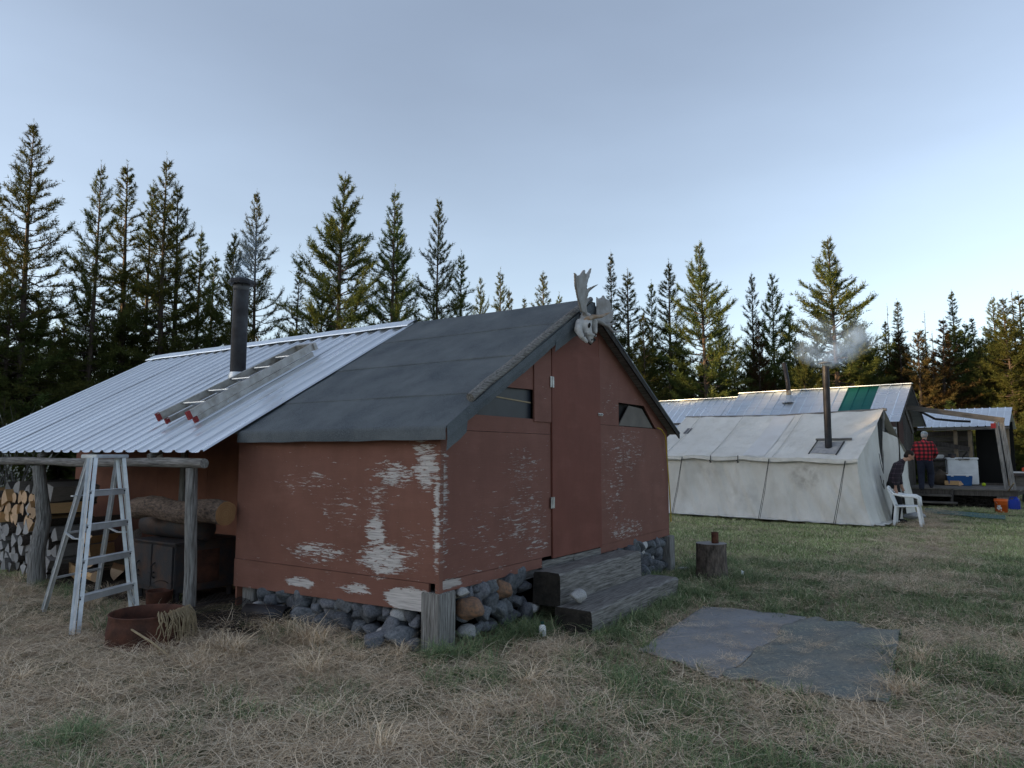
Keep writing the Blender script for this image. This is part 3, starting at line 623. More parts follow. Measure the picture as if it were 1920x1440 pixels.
# lean-to: round beam, posts
bm_ = MB(); rr = random.Random(3)
bm_.tube([(-.44, 2.50 + i*.61, 1.445 + .008*math.sin(i*1.3)) for i in range(11)], [.046 + .004*math.sin(i*2.1) for i in range(11)], 12, jit=.05, rng=rr)
bm_.build('eave_beam', M['weathered_y'], cabin)
def post(pts, rads, nm='post', mat='weathered'): return MB().tube(pts, rads, 14, jit=.04, rng=rr).build(nm, M[mat], cabin)
post([(-.40,2.71,-.05),(-.39,2.72,.4),(-.41,2.725,.9),(-.42,2.735,1.40)], [.062,.056,.055,.052])
post([(-.34,5.94,-.05),(-.36,5.95,.35),(-.30,5.96,.75),(-.36,5.94,1.1),(-.40,5.95,1.40)], [.10,.09,.082,.07,.068])
post([(.75,4.75,-.05),(.74,4.75,1.0),(.75,4.75,2.1)], [.05,.045,.042])
post([(-.40,8.40,-.05),(-.42,8.40,1.40)], [.06,.055])
for s_ in (3.4, 4.6, 5.8, 7.2): MB().tube([(-.47,s_,zroof(-.47)-.035),(1.19,s_+.02,zroof(1.19)-.04)], .036, 8).build('rafter', M['weathered_x'], cabin)
MB().box((-.02,-.02,-.02),(.19,.17,.442)).build('corner_post', M['weathered'], cabin, bevel=.008)
MB().box((4.74,-.06,-.02),(4.92,.12,.44)).build('corner_post', M['weathered'], cabin, bevel=.008)
MB().box((.05,2.36,-.02),(.24,2.54,.25)).build('corner_post', M['weathered'], cabin, bevel=.008)
# stovepipe through the metal roof
pz = zroof(1.19)
cp = MB().tube([(1.19,4.365,pz-.2),(1.19,4.365,pz+.55),(1.195,4.365,3.72)], .098, 22, cap=False).build('stovepipe', M['black_iron'], cabin, smooth=True)
MB().lathe([(.125,pz-.09),(.115,pz+.05),(.101,pz+.10)], 20, (1.19,4.365,0)).build('flashing', M['alu'], cp, smooth=True)
MB().lathe([(.100,3.66),(.104,3.665),(.104,3.75),(.09,3.75)], 22, (1.195,4.365,0)).build('collar', pm('grey collar', (.10,.10,.105), rough=.6, metal=.5), cp, smooth=True)
MB().lathe([(.02,3.74),(.16,3.74),(.165,3.77),(.16,3.80),(.12,3.815),(.03,3.82),(.001,3.82)], 8, (1.195,4.365,0)).build('rain_cap', M['black_iron'], cp)
for a in range(3): MB().tube([(1.195+.095*math.cos(a*2.1),4.365+.095*math.sin(a*2.1),3.70),(1.195+.12*math.cos(a*2.1),4.365+.12*math.sin(a*2.1),3.76)], .008, 5).build('bracket', M['black_iron'], cp)
# bulb under the eave
MB().lathe([(.001,-.07),(.03,-.065),(.042,-.03),(.036,.0),(.02,.02),(.02,.05)], 14, (-.15,3.75,1.50)).build('light_bulb', pm('frosted bulb', (.62,.62,.62), rough=.3), cabin, smooth=True)
# foundation stones, each its own piece
def rock_mesh(seed, mat):
    bm = bmesh.new(); bmesh.ops.create_icosphere(bm, subdivisions=3, radius=1); r_ = random.Random(seed)
    sc = (1, r_.uniform(.65,.9), r_.uniform(.55,.8)); o = Vector((seed * 3.3, 1.7, .4))
    planes = [(Vector((r_.gauss(0,1), r_.gauss(0,1), r_.gauss(0,1))).normalized(), r_.uniform(.50,.82)) for _ in range(13)]
    for v in bm.verts:
        p = v.co.copy()
        for nn, d in planes:
            e = p.dot(nn) - d
            if e > 0: p -= nn * e * .95
        p *= 1 + .14 * mnoise.noise(p * 1.3 + o) + .05 * mnoise.noise(p * 3.7 + o)
        v.co = Vector((p.x*sc[0], p.y*sc[1], p.z*sc[2]))
    me = bpy.data.meshes.new('stone'); bm.to_mesh(me); bm.free(); me.materials.append(mat); me.shade_smooth(); return me
ROCKS = [rock_mesh(i, M['stone_red'] if i in (2,) else M['stone_pale'] if i in (4, 7) else M['stone']) for i in range(9)]
rk = random.Random(11)
def stone(x, y, z, r_, parent=cabin, k=None):
    k = rk.choice([0,1,3,5,6,8,0,1,3,5,6,8,4,7]) if k is None else k
    o = bpy.data.objects.new('stone', ROCKS[k]); COL.objects.link(o); o.parent = parent
    o.location = (x, y, z); o.rotation_euler = (rk.uniform(-.35,.35), rk.uniform(-.35,.35), rk.uniform(0, 6.3)); o.scale = [r_ * rk.uniform(.88, 1.12) for _ in range(3)]
    return o
def courses(a0, a1, along, out0, zmax):
    z = .02; row = 0
    while z < zmax:
        a = a0 + rk.uniform(0, .08)
        rz_ = rk.uniform(.085, .11)
        while a < a1:
            r_ = rk.choice((.065, .08, .10, .12, .15)) * rk.uniform(.9, 1.1) * (1.15 if row == 0 else 1.0)
            o = out0 + rk.uniform(-.03, .04) + (.045 if row == 0 else 0) * (-1)
            zz = z + rz_ * .6 + rk.uniform(-.02, .02)
            if along == 'x': stone(a + r_ * .8, o, min(zz, zmax - .05), r_)
            else: stone(o, a + r_ * .8, min(zz, zmax - .05), r_)
            a += r_ * rk.uniform(1.05, 1.3)
        z += rz_ * 1.05; row += 1
courses(.24, 1.28, 'x', .05, .44); courses(3.12, 4.72, 'x', .06, .44); courses(.22, 2.2, 'y', .07, .27)
stone(.36,-.01,.26,.15,k=2); stone(.86,.0,.34,.12,k=2); stone(.30,.0,.40,.085,k=4); stone(-.12,.52,.05,.13,k=0); stone(-.05,.45,.12,.12,k=5)
for (u, v, r_, k) in ((765,1178,.10,5),(775,1215,.09,8),(700,1215,.10,0),(640,1180,.09,6)):
    p = to_loc(ground_pt(u, v)); stone(p.x, p.y, .03, r_, k=k)
# ------------------------------------------------------------------ things around the cabin
def in_cabin(s, t_, z=0): return CL(s, t_, z)
# heavy timber steps at the door
def timber(s0, s1, t0, t1, z0, z1, label):
    e = thing('timber_step', label, 'step', CL((s0+s1)/2, (t0+t1)/2, z0), ROTC, 'timber steps under the cabin door')
    L2, W2, H2 = (s1-s0)/2, (t1-t0)/2, z1-z0; mb = MB(); ns = 22; prof = [(-1,0),(-1,.5),(-.98,.93),(-.9,1),(0,1.01),(.9,1),(.98,.93),(1,.5),(1,0)]; k = len(prof); vs = []
    for i in range(ns + 1):
        x = -L2 + 2*L2*i/ns
        for j, (a, b_) in enumerate(prof):
            q = .010 * mnoise.noise(Vector((x*4, a*3+s0, b_*3))) + .006 * mnoise.noise(Vector((x*1.2, a*9, b_*9+t0)))
            vs.append((x, a*W2 + q, b_*H2 + q))
    mb.add(vs, [(i*k+j, i*k+j+1, (i+1)*k+j+1, (i+1)*k+j) for i in range(ns) for j in range(k-1)])
    mb.build('timber', M['weathered_x'], e)
    for sx in (-1, 1):
        o = MB(); base = 0 if sx < 0 else ns*k
        o.add([vs[base+j] for j in range(k)], [tuple(range(k))]); o.build('end_grain', M['charred'], e)
    return e
timber(1.28, 3.10, -.36, -.07, .15, .45, 'upper squared grey timber step against the cabin sill')
timber(1.16, 3.22, -.74, -.37, -.02, .185, 'lower long grey timber step lying in the grass')
o = bpy.data.objects.new('round_stone', ROCKS[4]); COL.objects.link(o); o.location = CL(1.36, -.50, .255); o.scale = (.135,.115,.12); o.rotation_euler = (.1,.2,ROTC+.4)
tag(o, 'rounded grey stone resting on the lower timber step', 'stone')
# white bottle in the grass
p = ground_pt(1017, 1192); e = thing('plastic_bottle', 'small white plastic bottle with dark green cap in the grass', 'bottle', (p.x, p.y, -.005), .4)
MB().lathe([(.001,0),(.028,0),(.032,.01),(.032,.06),(.027,.085),(.012,.098),(.012,.104)], 16).build('bottle_body', M['white_plastic'], e, smooth=True)
MB().lathe([(.015,.100),(.015,.122),(.001,.123)], 12).build('bottle_cap', pm('green cap', (.01,.05,.04)), e)
# step ladder standing before the lean-to
ladc = pm('whitish aluminium ladder', (.66,.69,.72), (.50,.53,.56), 9, rough=.45, metal=.45, bmp=.1, bscale=60)
f1, f2 = to_loc(ground_pt(137, 1190)), to_loc(ground_pt(255, 1152)); r1 = to_loc(ground_pt(80, 1146))
A1, A2, B1 = CL(f1.x, f1.y), CL(f2.x, f2.y), CL(r1.x, r1.y); B2 = B1 + (A2 - A1) * .92
ctr = (A1 + A2 + B1 + B2) / 4; ctr.z = 0
lad = thing('step_ladder', 'white aluminium step ladder standing open before the firewood', 'ladder', ctr)
q = lambda v: Vector(v) - ctr
mid_f, mid_r = (A1+A2)/2, (B1+B2)/2; wdir = (A2-A1).normalized(); topc = mid_f.lerp(mid_r, .22); HT = 1.50
T1, T2 = topc - wdir*.20, topc + wdir*.20; T1.z = T2.z = HT
S1, S2 = T1 + (mid_r-mid_f).normalized()*.10, T2 + (mid_r-mid_f).normalized()*.10
dep = (mid_r - mid_f).normalized()
def rail(a, b, nm, w=.03, d=.075):
    a, b = q(a), q(b); mb = MB(); ax = (b-a).normalized(); sd = wdir
    mb.bar(a, b, .006, d, up=dep); o_ = sd * (w/2) * (1 if nm == 'l' else -1)
    fd = ax.cross(sd).normalized()
    for s_ in (-1, 1): mb.bar(a + o_ + fd*s_*(d/2-.003), b + o_ + fd*s_*(d/2-.003), w, .006, up=dep)
    return mb
rail(A1, T1, 'l', .034, .078).build('front_rail', ladc, lad); rail(A2, T2, 'r', .034, .078).build('front_rail', ladc, lad)
rail(B1, S1, 'l', .022, .045).build('rear_rail', ladc, lad); rail(B2, S2, 'r', .022, .045).build('rear_rail', ladc, lad)
mb = MB(); tc_ = q((T1+T2)/2) + dep*.045 + Vector((0,0,.012)); 
mb.bar(tc_ - wdir*.215, tc_ + wdir*.215, .17, .035); mb.build('top_cap', ladc, lad, bevel=.005)
for k in range(1, 5):
    f_ = k / 5; a, b_ = q(A1.lerp(T1, f_)), q(A2.lerp(T2, f_))
    if k == 1: f_ = .19
    st = MB().bar(a + wdir*.01, b_ - wdir*.01, .085, .004, up=(0,0,1)); st.bar(a + wdir*.01 - dep*.043 - Vector((0,0,.025)), b_ - wdir*.01 - dep*.043 - Vector((0,0,.025)), .004, .055); st.bar(a + wdir*.01 + dep*.043 - Vector((0,0,.012)), b_ - wdir*.01 + dep*.043 - Vector((0,0,.012)), .004, .028)
    s_o = st.build('step', ladc, lad)
    rv = MB()
    for e_, sg in ((a, 1), (b_, -1)): rv.tube([e_ - dep*.046 - Vector((0,0,.02)) + wdir*.02*sg, e_ - dep*.050 - Vector((0,0,.02)) + wdir*.02*sg], .008, 8)
    rv.build('rivet', M['black_iron'], s_o)
for f_ in (.22, .52): MB().bar(q(B1.lerp(S1, f_)), q(B2.lerp(S2, f_)), .02, .02).build('rear_brace', ladc, lad)
for a, b_ in ((A1, A2), (A2, A1)):
    dr = (b_ - a).normalized(); MB().bar(q(a.lerp(T1 if a is A1 else T2, .06)), q(a.lerp(T1 if a is A1 else T2, .19)) + dr*.10, .012, .02).build('corner_brace', ladc, lad)
for a, t1, b_, s1 in ((A1, T1, B1, S1), (A2, T2, B2, S2)):
    p0, p1 = q(a.lerp(t1, .52)), q(b_.lerp(s1, .52)); mm = p0.lerp(p1, .5) - Vector((0,0,.025)); MB().bar(p0, mm, .02, .012).bar(mm, p1, .02, .012).build('spreader', ladc, lad)
MB().bar(q(B1.lerp(S1,.76)) - wdir*.06, q(B1.lerp(S1,.76)) + wdir*.14, .03, .012).build('rear_clip', ladc, lad)
# step ladder lying folded on the metal roof
rl = thing('folded_ladder', 'folded aluminium step ladder with red feet lying on the metal roof', 'ladder', CL(0, 3.7, zroof(0)+.045), ROTC)
sl = math.atan(SL); U = Vector((math.cos(sl), 0, math.sin(sl))); Nn = Vector((-math.sin(sl), 0, math.cos(sl))); Y = Vector((0, 1, 0))
def RP(a, y, n_): return U*a + Y*y + Nn*n_
for fr_, (n0, nm, w0, w1, L0) in enumerate(((.11, 'front_rail', .29, .165, 1.93), (.03, 'rear_rail', .27, .17, 1.86))):
    for sg in (-1, 1):
        mb = MB(); a, b_ = RP(-.06*(1-fr_)+.05, sg*w0 + .10*0, n0), RP(L0, sg*w1 - .12, n0)
        hgt_r = .085 if fr_ == 0 else .055
        mb.bar(a, b_, .006, hgt_r, up=Nn)
        for e_ in (-1, 1): mb.bar(a - Y*sg*.013 + Nn*e_*(hgt_r/2-.003), b_ - Y*sg*.013 + Nn*e_*(hgt_r/2-.003), .026, .006, up=Nn)
        rr_ = mb.build(nm, M['alu_dirty'], rl)
        d = (b_-a).normalized(); MB().bar(a - d*.012, a + d*.035, .034, hgt_r + .008, up=Nn).build('foot', M['red_plastic'], rr_)
for k in range(1, 6):
    a = .32*k; w_ = .29 - .125*a/1.93; c_ = -.12*a/1.9
    MB().bar(RP(a, -w_+c_, .11), RP(a, w_+c_, .11), .085, .012, up=Nn.lerp(U, .45)).build('step', M['alu'], rl)
MB().bar(RP(1.93, -.185-.12, .105), RP(1.93, .185-.12, .105), .05, .09, up=Nn).build('top_cap', M['alu_dirty'], rl)
for k in (.5, 1.15): MB().bar(RP(k, -.25-.03, .03), RP(k, .25-.03, .03), .02, .02, up=Nn).build('rear_brace', M['alu'], rl)
# big barrel stove on its stand
def cthing(nm, label, cat, s, t_, z=0, rz=0, group=None): return thing(nm, label, cat, CL(s, t_, z), ROTC + rz, group)
st = cthing('iron_stove', 'black rusty iron box stove with two doors under the lean-to', 'stove', -.16, 3.36, .10)
MB().box((0,0,0),(.74,.80,.50)).build('stove_body', M['stove_rust'], st, bevel=.008)
MB().box((-.03,-.03,.50),(.77,.83,.52)).build('top_plate', M['stove_rust'], st, bevel=.004)
for (y0, y1) in ((.03,.40),(.42,.79)):
    d = MB().box((-.02,y0,.05),(-.002,y1,.48)).build('stove_door', M['stove_rust'], st, bevel=.004)
    yy = y1 - .06 if y0 < .2 else y0 + .22
    MB().tube([(-.022,yy,.14),(-.05,yy,.16),(-.055,yy,.27),(-.022,yy,.30)], .008, 6).tube([(-.03,yy,.2),(-.035,yy+.10,.19)], .008, 6).build('handle', M['black_iron'], d)
MB().box((.10,-.012,.08),(.50,-.002,.42)).build('side_plate', M['rust'], st)
for x, y in ((.06,.06),(.68,.06),(.06,.74),(.68,.74)): MB().tube([(x,y,-.10),(x,y,0)], .03, 8).build('leg', M['stove_rust'], st)
dr = cthing('steel_drum', 'dark rusted drum lying on the iron stove', 'drum', .10, 3.80, .625+.125)
MB().lathe([(.001,-.55),(.11,-.55),(.125,-.54),(.128,-.2),(.128,.2),(.125,.54),(.11,.55),(.001,.55)], 22).build('drum_shell', M['stove_rust'], dr, smooth=True).rotation_euler = (R(90),0,0)
lg = cthing('pine_log', 'thick barky pine log with orange cut end on the drum', 'log', -.15, 3.36, .955)
rng_l = random.Random(2); mb = MB(); mb.tube([(0,-.80+i*.16,.02*math.sin(i)) for i in range(11)], [.115+.004*math.sin(i*1.9) for i in range(11)], 18, mi=0, mcap=1, jit=.05, rng=rng_l)
me = mb.mesh('log_body', [pm('flaky log bark', (.24,.17,.13), (.06,.045,.038), 22, bmp=1, bscale=26, stretch=(2.2, 1, 2.2), bdist=.02, lo=.34, hi=.66), endgrain('orange log end', (.42,.24,.11), (.26,.13,.06), 1)]); link('log_body', me, None, lg)
# rusty tub with twine, stick
bp = to_loc(ground_pt(275, 1205)); tub = cthing('rusty_fire_ring', 'rusty cut-down barrel ring on the straw', 'barrel', bp.x + .03, bp.y + .05, -.02)
MB().lathe([(.315,0),(.31,.02),(.302,.09),(.308,.10),(.296,.19),(.289,.245),(.296,.255),(.290,.262),(.28,.255),(.282,.19),(.293,.05),(.298,0)], 36).build('ring_wall', M['rust'], tub, smooth=True)
MB().lathe([(.001,.03),(.293,.03)], 24).build('ash_bed', M['charred'], tub)
tw = thing('twine_bundle', 'bundle of pale twine draped over the rusty ring rim', 'twine', tub.location + Vector((0,0,0)), ROTC)
rt = random.Random(4); mb = MB()
for i in range(70):
    a = R(rt.gauss(-72, 17)); ro = .295 + rt.uniform(0,.03); dx, dy = math.cos(a), math.sin(a); dr_ = rt.uniform(.06,.25)
    p0 = Vector((dx*(ro-.06-rt.uniform(0,.05)), dy*(ro-.06), .22 + rt.uniform(-.05,.05))); p1 = Vector((dx*(ro-.0), dy*(ro-.0), .275 + rt.uniform(0,.03))); p2 = Vector((dx*(ro+.04), dy*(ro+.04), .24)); jx = rt.uniform(-.05,.05)
    p3 = Vector((dx*(ro+.05+rt.uniform(0,.03)) - dy*jx, dy*(ro+.05) + dx*jx, .26 - dr_))
    mb.tube([p0, p1, p2, p2.lerp(p3,.5)+Vector((rt.uniform(-.015,.015),rt.uniform(-.015,.015),0)), p3], .0035, 4)
mb.build('strands', M['rope'], tw)
sk = MB(); a, b_ = at_depth(243, 1178, 5.75), ground_pt(325, 1235, .02); sk.tube([a, a.lerp(b_, .5)+Vector((0,0,.01)), b_], [.008,.009,.006], 6)
tag(sk.build('stick', M['rope']), 'thin pale stick leaning on the rusty ring', 'stick')
# chicken wire lying by the wall
cw = cthing('chicken_wire', 'crumpled chicken wire on the ground beside the lean-to post', 'wire mesh', 0, 0)
mb = MB(); 
def wz(x, y): return .09 + .07*mnoise.noise(Vector((x*2.6, y*2.6, 2))) + .08*max(0, x+.25)
for i in range(26):
    for j in range(22):
        x = -.78 + i*.034; y = 1.75 + j*.055 + (.026 if i % 2 else 0)
        P0 = Vector((x, y, wz(x, y)))
        for dx, dy in ((.014,.0),):
            P1 = Vector((x+.014, y, wz(x+.014, y))); mb.tube([P0, P1], .003, 3, cap=False)
        for sg in (-1, 1):
            P2 = Vector((x+.042, y+.026*sg, wz(x+.042, y+.026*sg))); mb.tube([P1, P2], .0026, 3, cap=False)
mb.build('wire_net', M['wire'], cw)
pp = cthing('steel_pipe', 'short dark steel pipe lying against the foundation stones', 'pipe', -.18, 1.85, .09, .25)
MB().lathe([(.075,-.22),(.085,-.22),(.085,.22),(.075,.22),(.075,-.22)], 18).build('pipe_wall', M['black_iron'], pp, smooth=True).rotation_euler = (R(90),0,0)
rc = cthing('rusty_pail', 'small rusty pail under the iron stove', 'pail', -.28, 3.42, -.02)
MB().lathe([(.001,.01),(.10,.01),(.12,.02),(.125,.17),(.13,.18),(.118,.175),(.11,.03)], 20).build('pail_body', M['rust'], rc, smooth=True)
MB().tube([(.125*math.cos(R(a)), .02, .17+.10*math.sin(R(a))) for a in range(0, 181, 20)], .004, 5).build('pail_handle', M['wire'], rc)
# firewood: split pieces, stacked
def split_log(seed, fresh):
    r_ = random.Random(seed); k = r_.choice([3, 3, 4, 5]); pts = []; a0 = r_.random()*6.28; arc_ = r_.uniform(.85, 1.6); n_ = 5
    pr = [(0, 0)] + [(math.cos(a0+arc_*i/n_), math.sin(a0+arc_*i/n_)) for i in range(n_+1)]
    if r_.random() < .12: pr = [(math.cos(6.283*i/9)*.8, math.sin(6.283*i/9)*.8) for i in range(9)]
    cx_ = sum(p[0] for p in pr)/len(pr); cy_ = sum(p[1] for p in pr)/len(pr); sc_ = 1.28 if n_ == 5 and len(pr) == 7 else .95; pr = [((x-cx_)*sc_*(1.35 if len(pr) == 7 else 1), (y-cy_)*sc_*(1.35 if len(pr) == 7 else 1)) for x, y in pr]
    n = len(pr); mb = MB(); vs = []
    for i in range(4):
        x = i/3*(1+r_.uniform(-.04,.04))
        for (a, b_) in pr: vs.append((x, a + .06*mnoise.noise(Vector((x*3,a*2,seed))), b_ + .06*mnoise.noise(Vector((x*3,b_*2,seed+9)))))
    for i in range(3):
        for j in range(n):
            bark = (1 <= j < n-1) if n == 9 and pr[0] != (0,0) and False else (1 <= j <= n-2)
            mb.add([vs[i*n+j], vs[i*n+(j+1) % n], vs[(i+1)*n+(j+1) % n], vs[(i+1)*n+j]], [(0,1,2,3)], 2 if bark else 1)
    mb.add(vs[:n], [tuple(range(n))], 0); mb.add(vs[3*n:], [tuple(reversed(range(n)))], 0)
    return mb.mesh('split_log', [M['end_fresh'] if fresh else M['end_grey'], M['split_fresh'] if fresh else M['split_grey'], M['bark']])
FRESH = [split_log(i, True) for i in range(9)]; GREY = [split_log(i+20, False) for i in range(9)]
wr = random.Random(17)
def firewood(s, t_, z, r_, L, fresh, label, group, rz=0, tilt=0):
    o = bpy.data.objects.new('firewood_piece', wr.choice(FRESH if fresh else GREY)); COL.objects.link(o); o.location = CL(s, t_, z)
    o.rotation_euler = (wr.uniform(0, 6.28), tilt, ROTC + rz + wr.uniform(-.06,.06)); o.scale = (L, r_, r_)
    return tag(o, label, 'firewood', group)
z = .07; row = 0
while z < 1.0:
    r_ = .078 if z < .5 else .098; t_ = 6.02 + (row % 2)*.07 + .02*row + max(0, z-.6)*.4
    fresh_row = z > .55
    while t_ < 8.5:
        rad = r_*wr.uniform(.85, 1.2)
        firewood(-.12 + wr.uniform(-.05,.05), t_ + rad, z + wr.uniform(-.012,.012), rad, wr.uniform(.52,.62), fresh_row and wr.random() < .93,
                 'split log with pale fresh-cut end high in the firewood stack' if fresh_row else 'greyed split log low in the firewood stack', 'stacked firewood under the lean-to')
        t_ += rad*1.55
    z += r_*1.45; row += 1
for i in range(5): firewood(-.05, 6.5 + i*.30, 1.03 + .07*(i % 2), .13, .6, False, 'bark covered round laid on top of the firewood stack', 'rounds on the firewood stack')
for (s, t_, z, rz, tl, L, fr_) in ((.0,5.62,.08,1.3,0,.5,1),(.25,5.35,.07,1.1,0,.5,1),(.05,5.55,.22,.9,.1,.5,1),(-.05,5.15,.10,1.45,0,.45,1),(.3,5.0,.28,1.0,-.5,.6,0),(.35,4.75,.16,.9,-.4,.6,0),(.1,5.75,.36,.5,.05,.5,1),(.12,5.80,.52,.4,.0,.5,1),(.15,5.85,.66,.3,.0,.5,1)):
    firewood(s, t_, z, .085, L, fr_, 'loose split log slumped at the end of the firewood stack', 'loose split logs by the stack', rz, tl)
# yellow cord down the far corner
mb = MB(); mb.tube([(4.46,-.03,1.88),(4.55,-.05,1.86),(4.70,-.045,1.78),(4.78,-.03,1.5),(4.85,-.025,1.1),(4.90,-.02,.75),(4.90,-.02,.62)], .008, 6)
cd = cthing('yellow_cord', 'yellow cord hanging from the gable window down the cabin corner', 'cord', 0, 0); mb.build('cord_run', M['yellow'], cd)
# chopping block with a rusty can
p = ground_pt(1335, 1082); blk = thing('chopping_block', 'dark barky stump standing upright in the grass', 'stump', (p.x, p.y, -.03))
mb = MB(); rb = random.Random(6); mb.tube([(0,0,i*.075) for i in range(7)], [.205,.195,.19,.188,.188,.187,.186], 26, mi=0, mcap=1, jit=.035, rng=rb)
link('stump_body', mb.mesh('stump_body', [M['bark'], endgrain('grey stump top', (.24,.23,.22), (.15,.14,.135), 2)]), None, blk)
cn = thing('rusty_can', 'rusty tin can standing on the stump', 'can', (p.x + .045, p.y - .02, .42))
MB().lathe([(.001,.002),(.042,.002),(.045,.006),(.043,.05),(.045,.10),(.045,.132),(.041,.132),(.04,.01)], 18).build('can_wall', pm('orange rust', (.13,.05,.03), (.05,.02,.015), 20, bmp=.3), cn, smooth=True)
MB().lathe([(.046,.128),(.048,.133),(.044,.137),(.041,.133)], 18).build('can_rim', M['rust'], cn, smooth=True)
p = ground_pt(1292, 1066); o = bpy.data.objects.new('flat_stone', ROCKS[7]); COL.objects.link(o); o.location = (p.x, p.y, .0); o.scale = (.17,.12,.05); tag(o, 'flat pale stone half buried beside the stump', 'stone')
p = ground_pt(1389, 1082); MBo = MB().add([(0,0,0),(.05,.01,.0),(.055,.03,.05),(.01,.02,.055)], [(0,1,2,3)]); MBo = MB().prism([(0,0,0),(.04,.005,0),(.05,.01,.045),(.012,.01,.06)], (.004,.012,0)); o = MBo.build('paper_scrap', M['white_plastic'], None, loc=(p.x, p.y, .02)); tag(o, 'tiny white paper scrap in the grass past the stump', 'litter')
# two worn carpets
def carpet(name, quad, label, nx_, ny_, amp, seed, mat):
    a, b_, c, d = [ground_pt(*x) for x in quad]; mb = MB(); vs = []
    for j in range(ny_+1):
        for i in range(nx_+1):
            u_, v_ = i/nx_, j/ny_; p_ = a.lerp(b_, u_).lerp(d.lerp(c, u_), v_)
            ed = .03*mnoise.noise(Vector((p_.x*3, p_.y*3, seed+4))); p_ = p_ + Vector((ed, ed*.6, 0))
            fold = amp*1.3*(max(0, mnoise.noise(Vector((p_.x*.9+p_.y*.5, p_.y*4.6-p_.x*1.9, seed)))**1) * 1.2)
            vs.append((p_.x, p_.y, hgt(p_.x, p_.y) + .022 + .010*mnoise.noise(Vector((p_.x*2, p_.y*2, seed))) + fold))
    k = len(vs); W = nx_+1; fs = [(j*W+i, j*W+i+1, (j+1)*W+i+1, (j+1)*W+i) for j in range(ny_) for i in range(nx_)]
    ring = list(range(W)) + [j*W+nx_ for j in range(1, ny_+1)] + [ny_*W+i for i in range(nx_-1, -1, -1)] + [j*W for j in range(ny_-1, 0, -1)]
    vs += [(x, y, z-.012) for x, y, z in vs]; fs += [tuple(x+k for x in reversed(f)) for f in fs] + [(ring[i], ring[(i+1) % len(ring)], ring[(i+1) % len(ring)]+k, ring[i]+k) for i in range(len(ring))]
    o = mb.add(vs, fs).build(name, mat, None, smooth=False); o.data.shade_smooth(); return tag(o, label, 'carpet')
def carpet_mat(nm, c, d):
    m, t, n, l, b = nt(nm); v = coords(t); f = noise(t, v, 160, 3, .8); g = noise(t, v, 3, 6, .6); s_ = noise(t, coords(t, (6, 16, 1)), 3, 8, .75, 2)
    cc = mixc(t, f, c, tuple(x*.6 for x in c)); cc = mixc(t, ramp(t, g, [(.4, 0.), (.75, .6)]), cc, d); cc = mixc(t, ramp(t, noise(t, v, 9, 8, .75, 1.5), [(.48, 0.), (.70, .75)]), cc, tuple(x*.45 for x in c)); cc = mixc(t, ramp(t, s_, [(.53, 0.), (.62, .8)]), cc, (.42,.36,.27))
    l.new(cc, b.inputs['Base Color']); setin(b, Roughness=1.); bump(t, b, f, .5, .006); return m
carpet('old_carpet', ((1195,1218),(1350,1272),(1512,1156),(1318,1136)), 'flat worn grey carpet lying before the timber steps', 40, 40, .018, 1, carpet_mat('worn grey carpet', (.30,.31,.33), (.22,.21,.195)))
carpet('rumpled_carpet', ((1352,1276),(1668,1328),(1690,1184),(1500,1160)), 'rumpled grey-green carpet strewn with straw beside the flat carpet', 70, 56, .085, 5, carpet_mat('rumpled grey green carpet', (.17,.195,.19), (.25,.22,.17)))
# moose skull with antlers under the ridge
sk = cthing('moose_skull', 'bleached moose skull with broad palmate antlers under the ridge', 'skull', 2.22, -.20, 2.86)
def skp(u, v, y=0.): p_ = loc_on(u, v, 1, -.20 + y); return p_ - Vector((2.22, -.20, 2.86))
mb = MB()
def chain(pts, rads):
    for (a, b_, ra, rb) in zip(pts[:-1], pts[1:], rads[:-1], rads[1:]): caps(mb, a, b_, ra, rb, 12)
chain([skp(1098,598,.02), skp(1098,612,-.05), skp(1103,628,-.09), skp(1108,640,-.12)], [.075,.062,.046,.026])
chain([skp(1087,605,0), skp(1084,618,-.03), skp(1090,630,-.07), skp(1100,641,-.11)], [.045,.042,.032,.018]); chain([skp(1112,604,.0), skp(1115,622,-.04)], [.05,.03]); chain([skp(1104,626,-.11), skp(1116,630,-.15)], [.028,.016])
so = link('skull_bone', fuse(mb, 'skull_bone', .009, 4, M['bone']), None, sk)
for (u, v, y, r_, el_) in ((1105,610,-.112,.016,1.9),(1115,629,-.150,.012,1.7),(1096,630,-.135,.007,1.0),(1110,637,-.155,.010,1.2)): ell(MB(), (0,0,0), (r_*.75,r_,r_*el_), (0,.35,0)).build('socket_shade', M['void'], so, smooth=True, loc=skp(u, v, y))  # black ellipsoids stand in for shade in the eye and nose hollows
def palm(outl, ymap, th, mat, nm):
    """palmate blade: traced outline given its own depth curve and thickness, fused smooth"""
    mb = MB(); P_ = [skp(u, v, ymap(u, v)) for u, v in outl]
    bm = bmesh.new(); vs = [bm.verts.new(p_) for p_ in P_]; f = bm.faces.new(vs); bmesh.ops.triangulate(bm, faces=[f]); bm.faces.ensure_lookup_table(); bm.verts.index_update()
    n_ = len(P_); fs = [[v.index for v in x.verts] for x in bm.faces]; bm.free()
    off = Vector((.25, -1, .1)).normalized()*th; V_ = [p_ - off*.5 for p_ in P_] + [p_ + off*.5 for p_ in P_]
    mb.add(V_, [tuple(reversed(x)) for x in fs] + [tuple(i+n_ for i in x) for x in fs] + [(i, (i+1) % n_, (i+1) % n_+n_, i+n_) for i in range(n_)])
    return mb
yl = lambda u, v: -.02 - .0012*(595-v) + .0012*(u-1098)
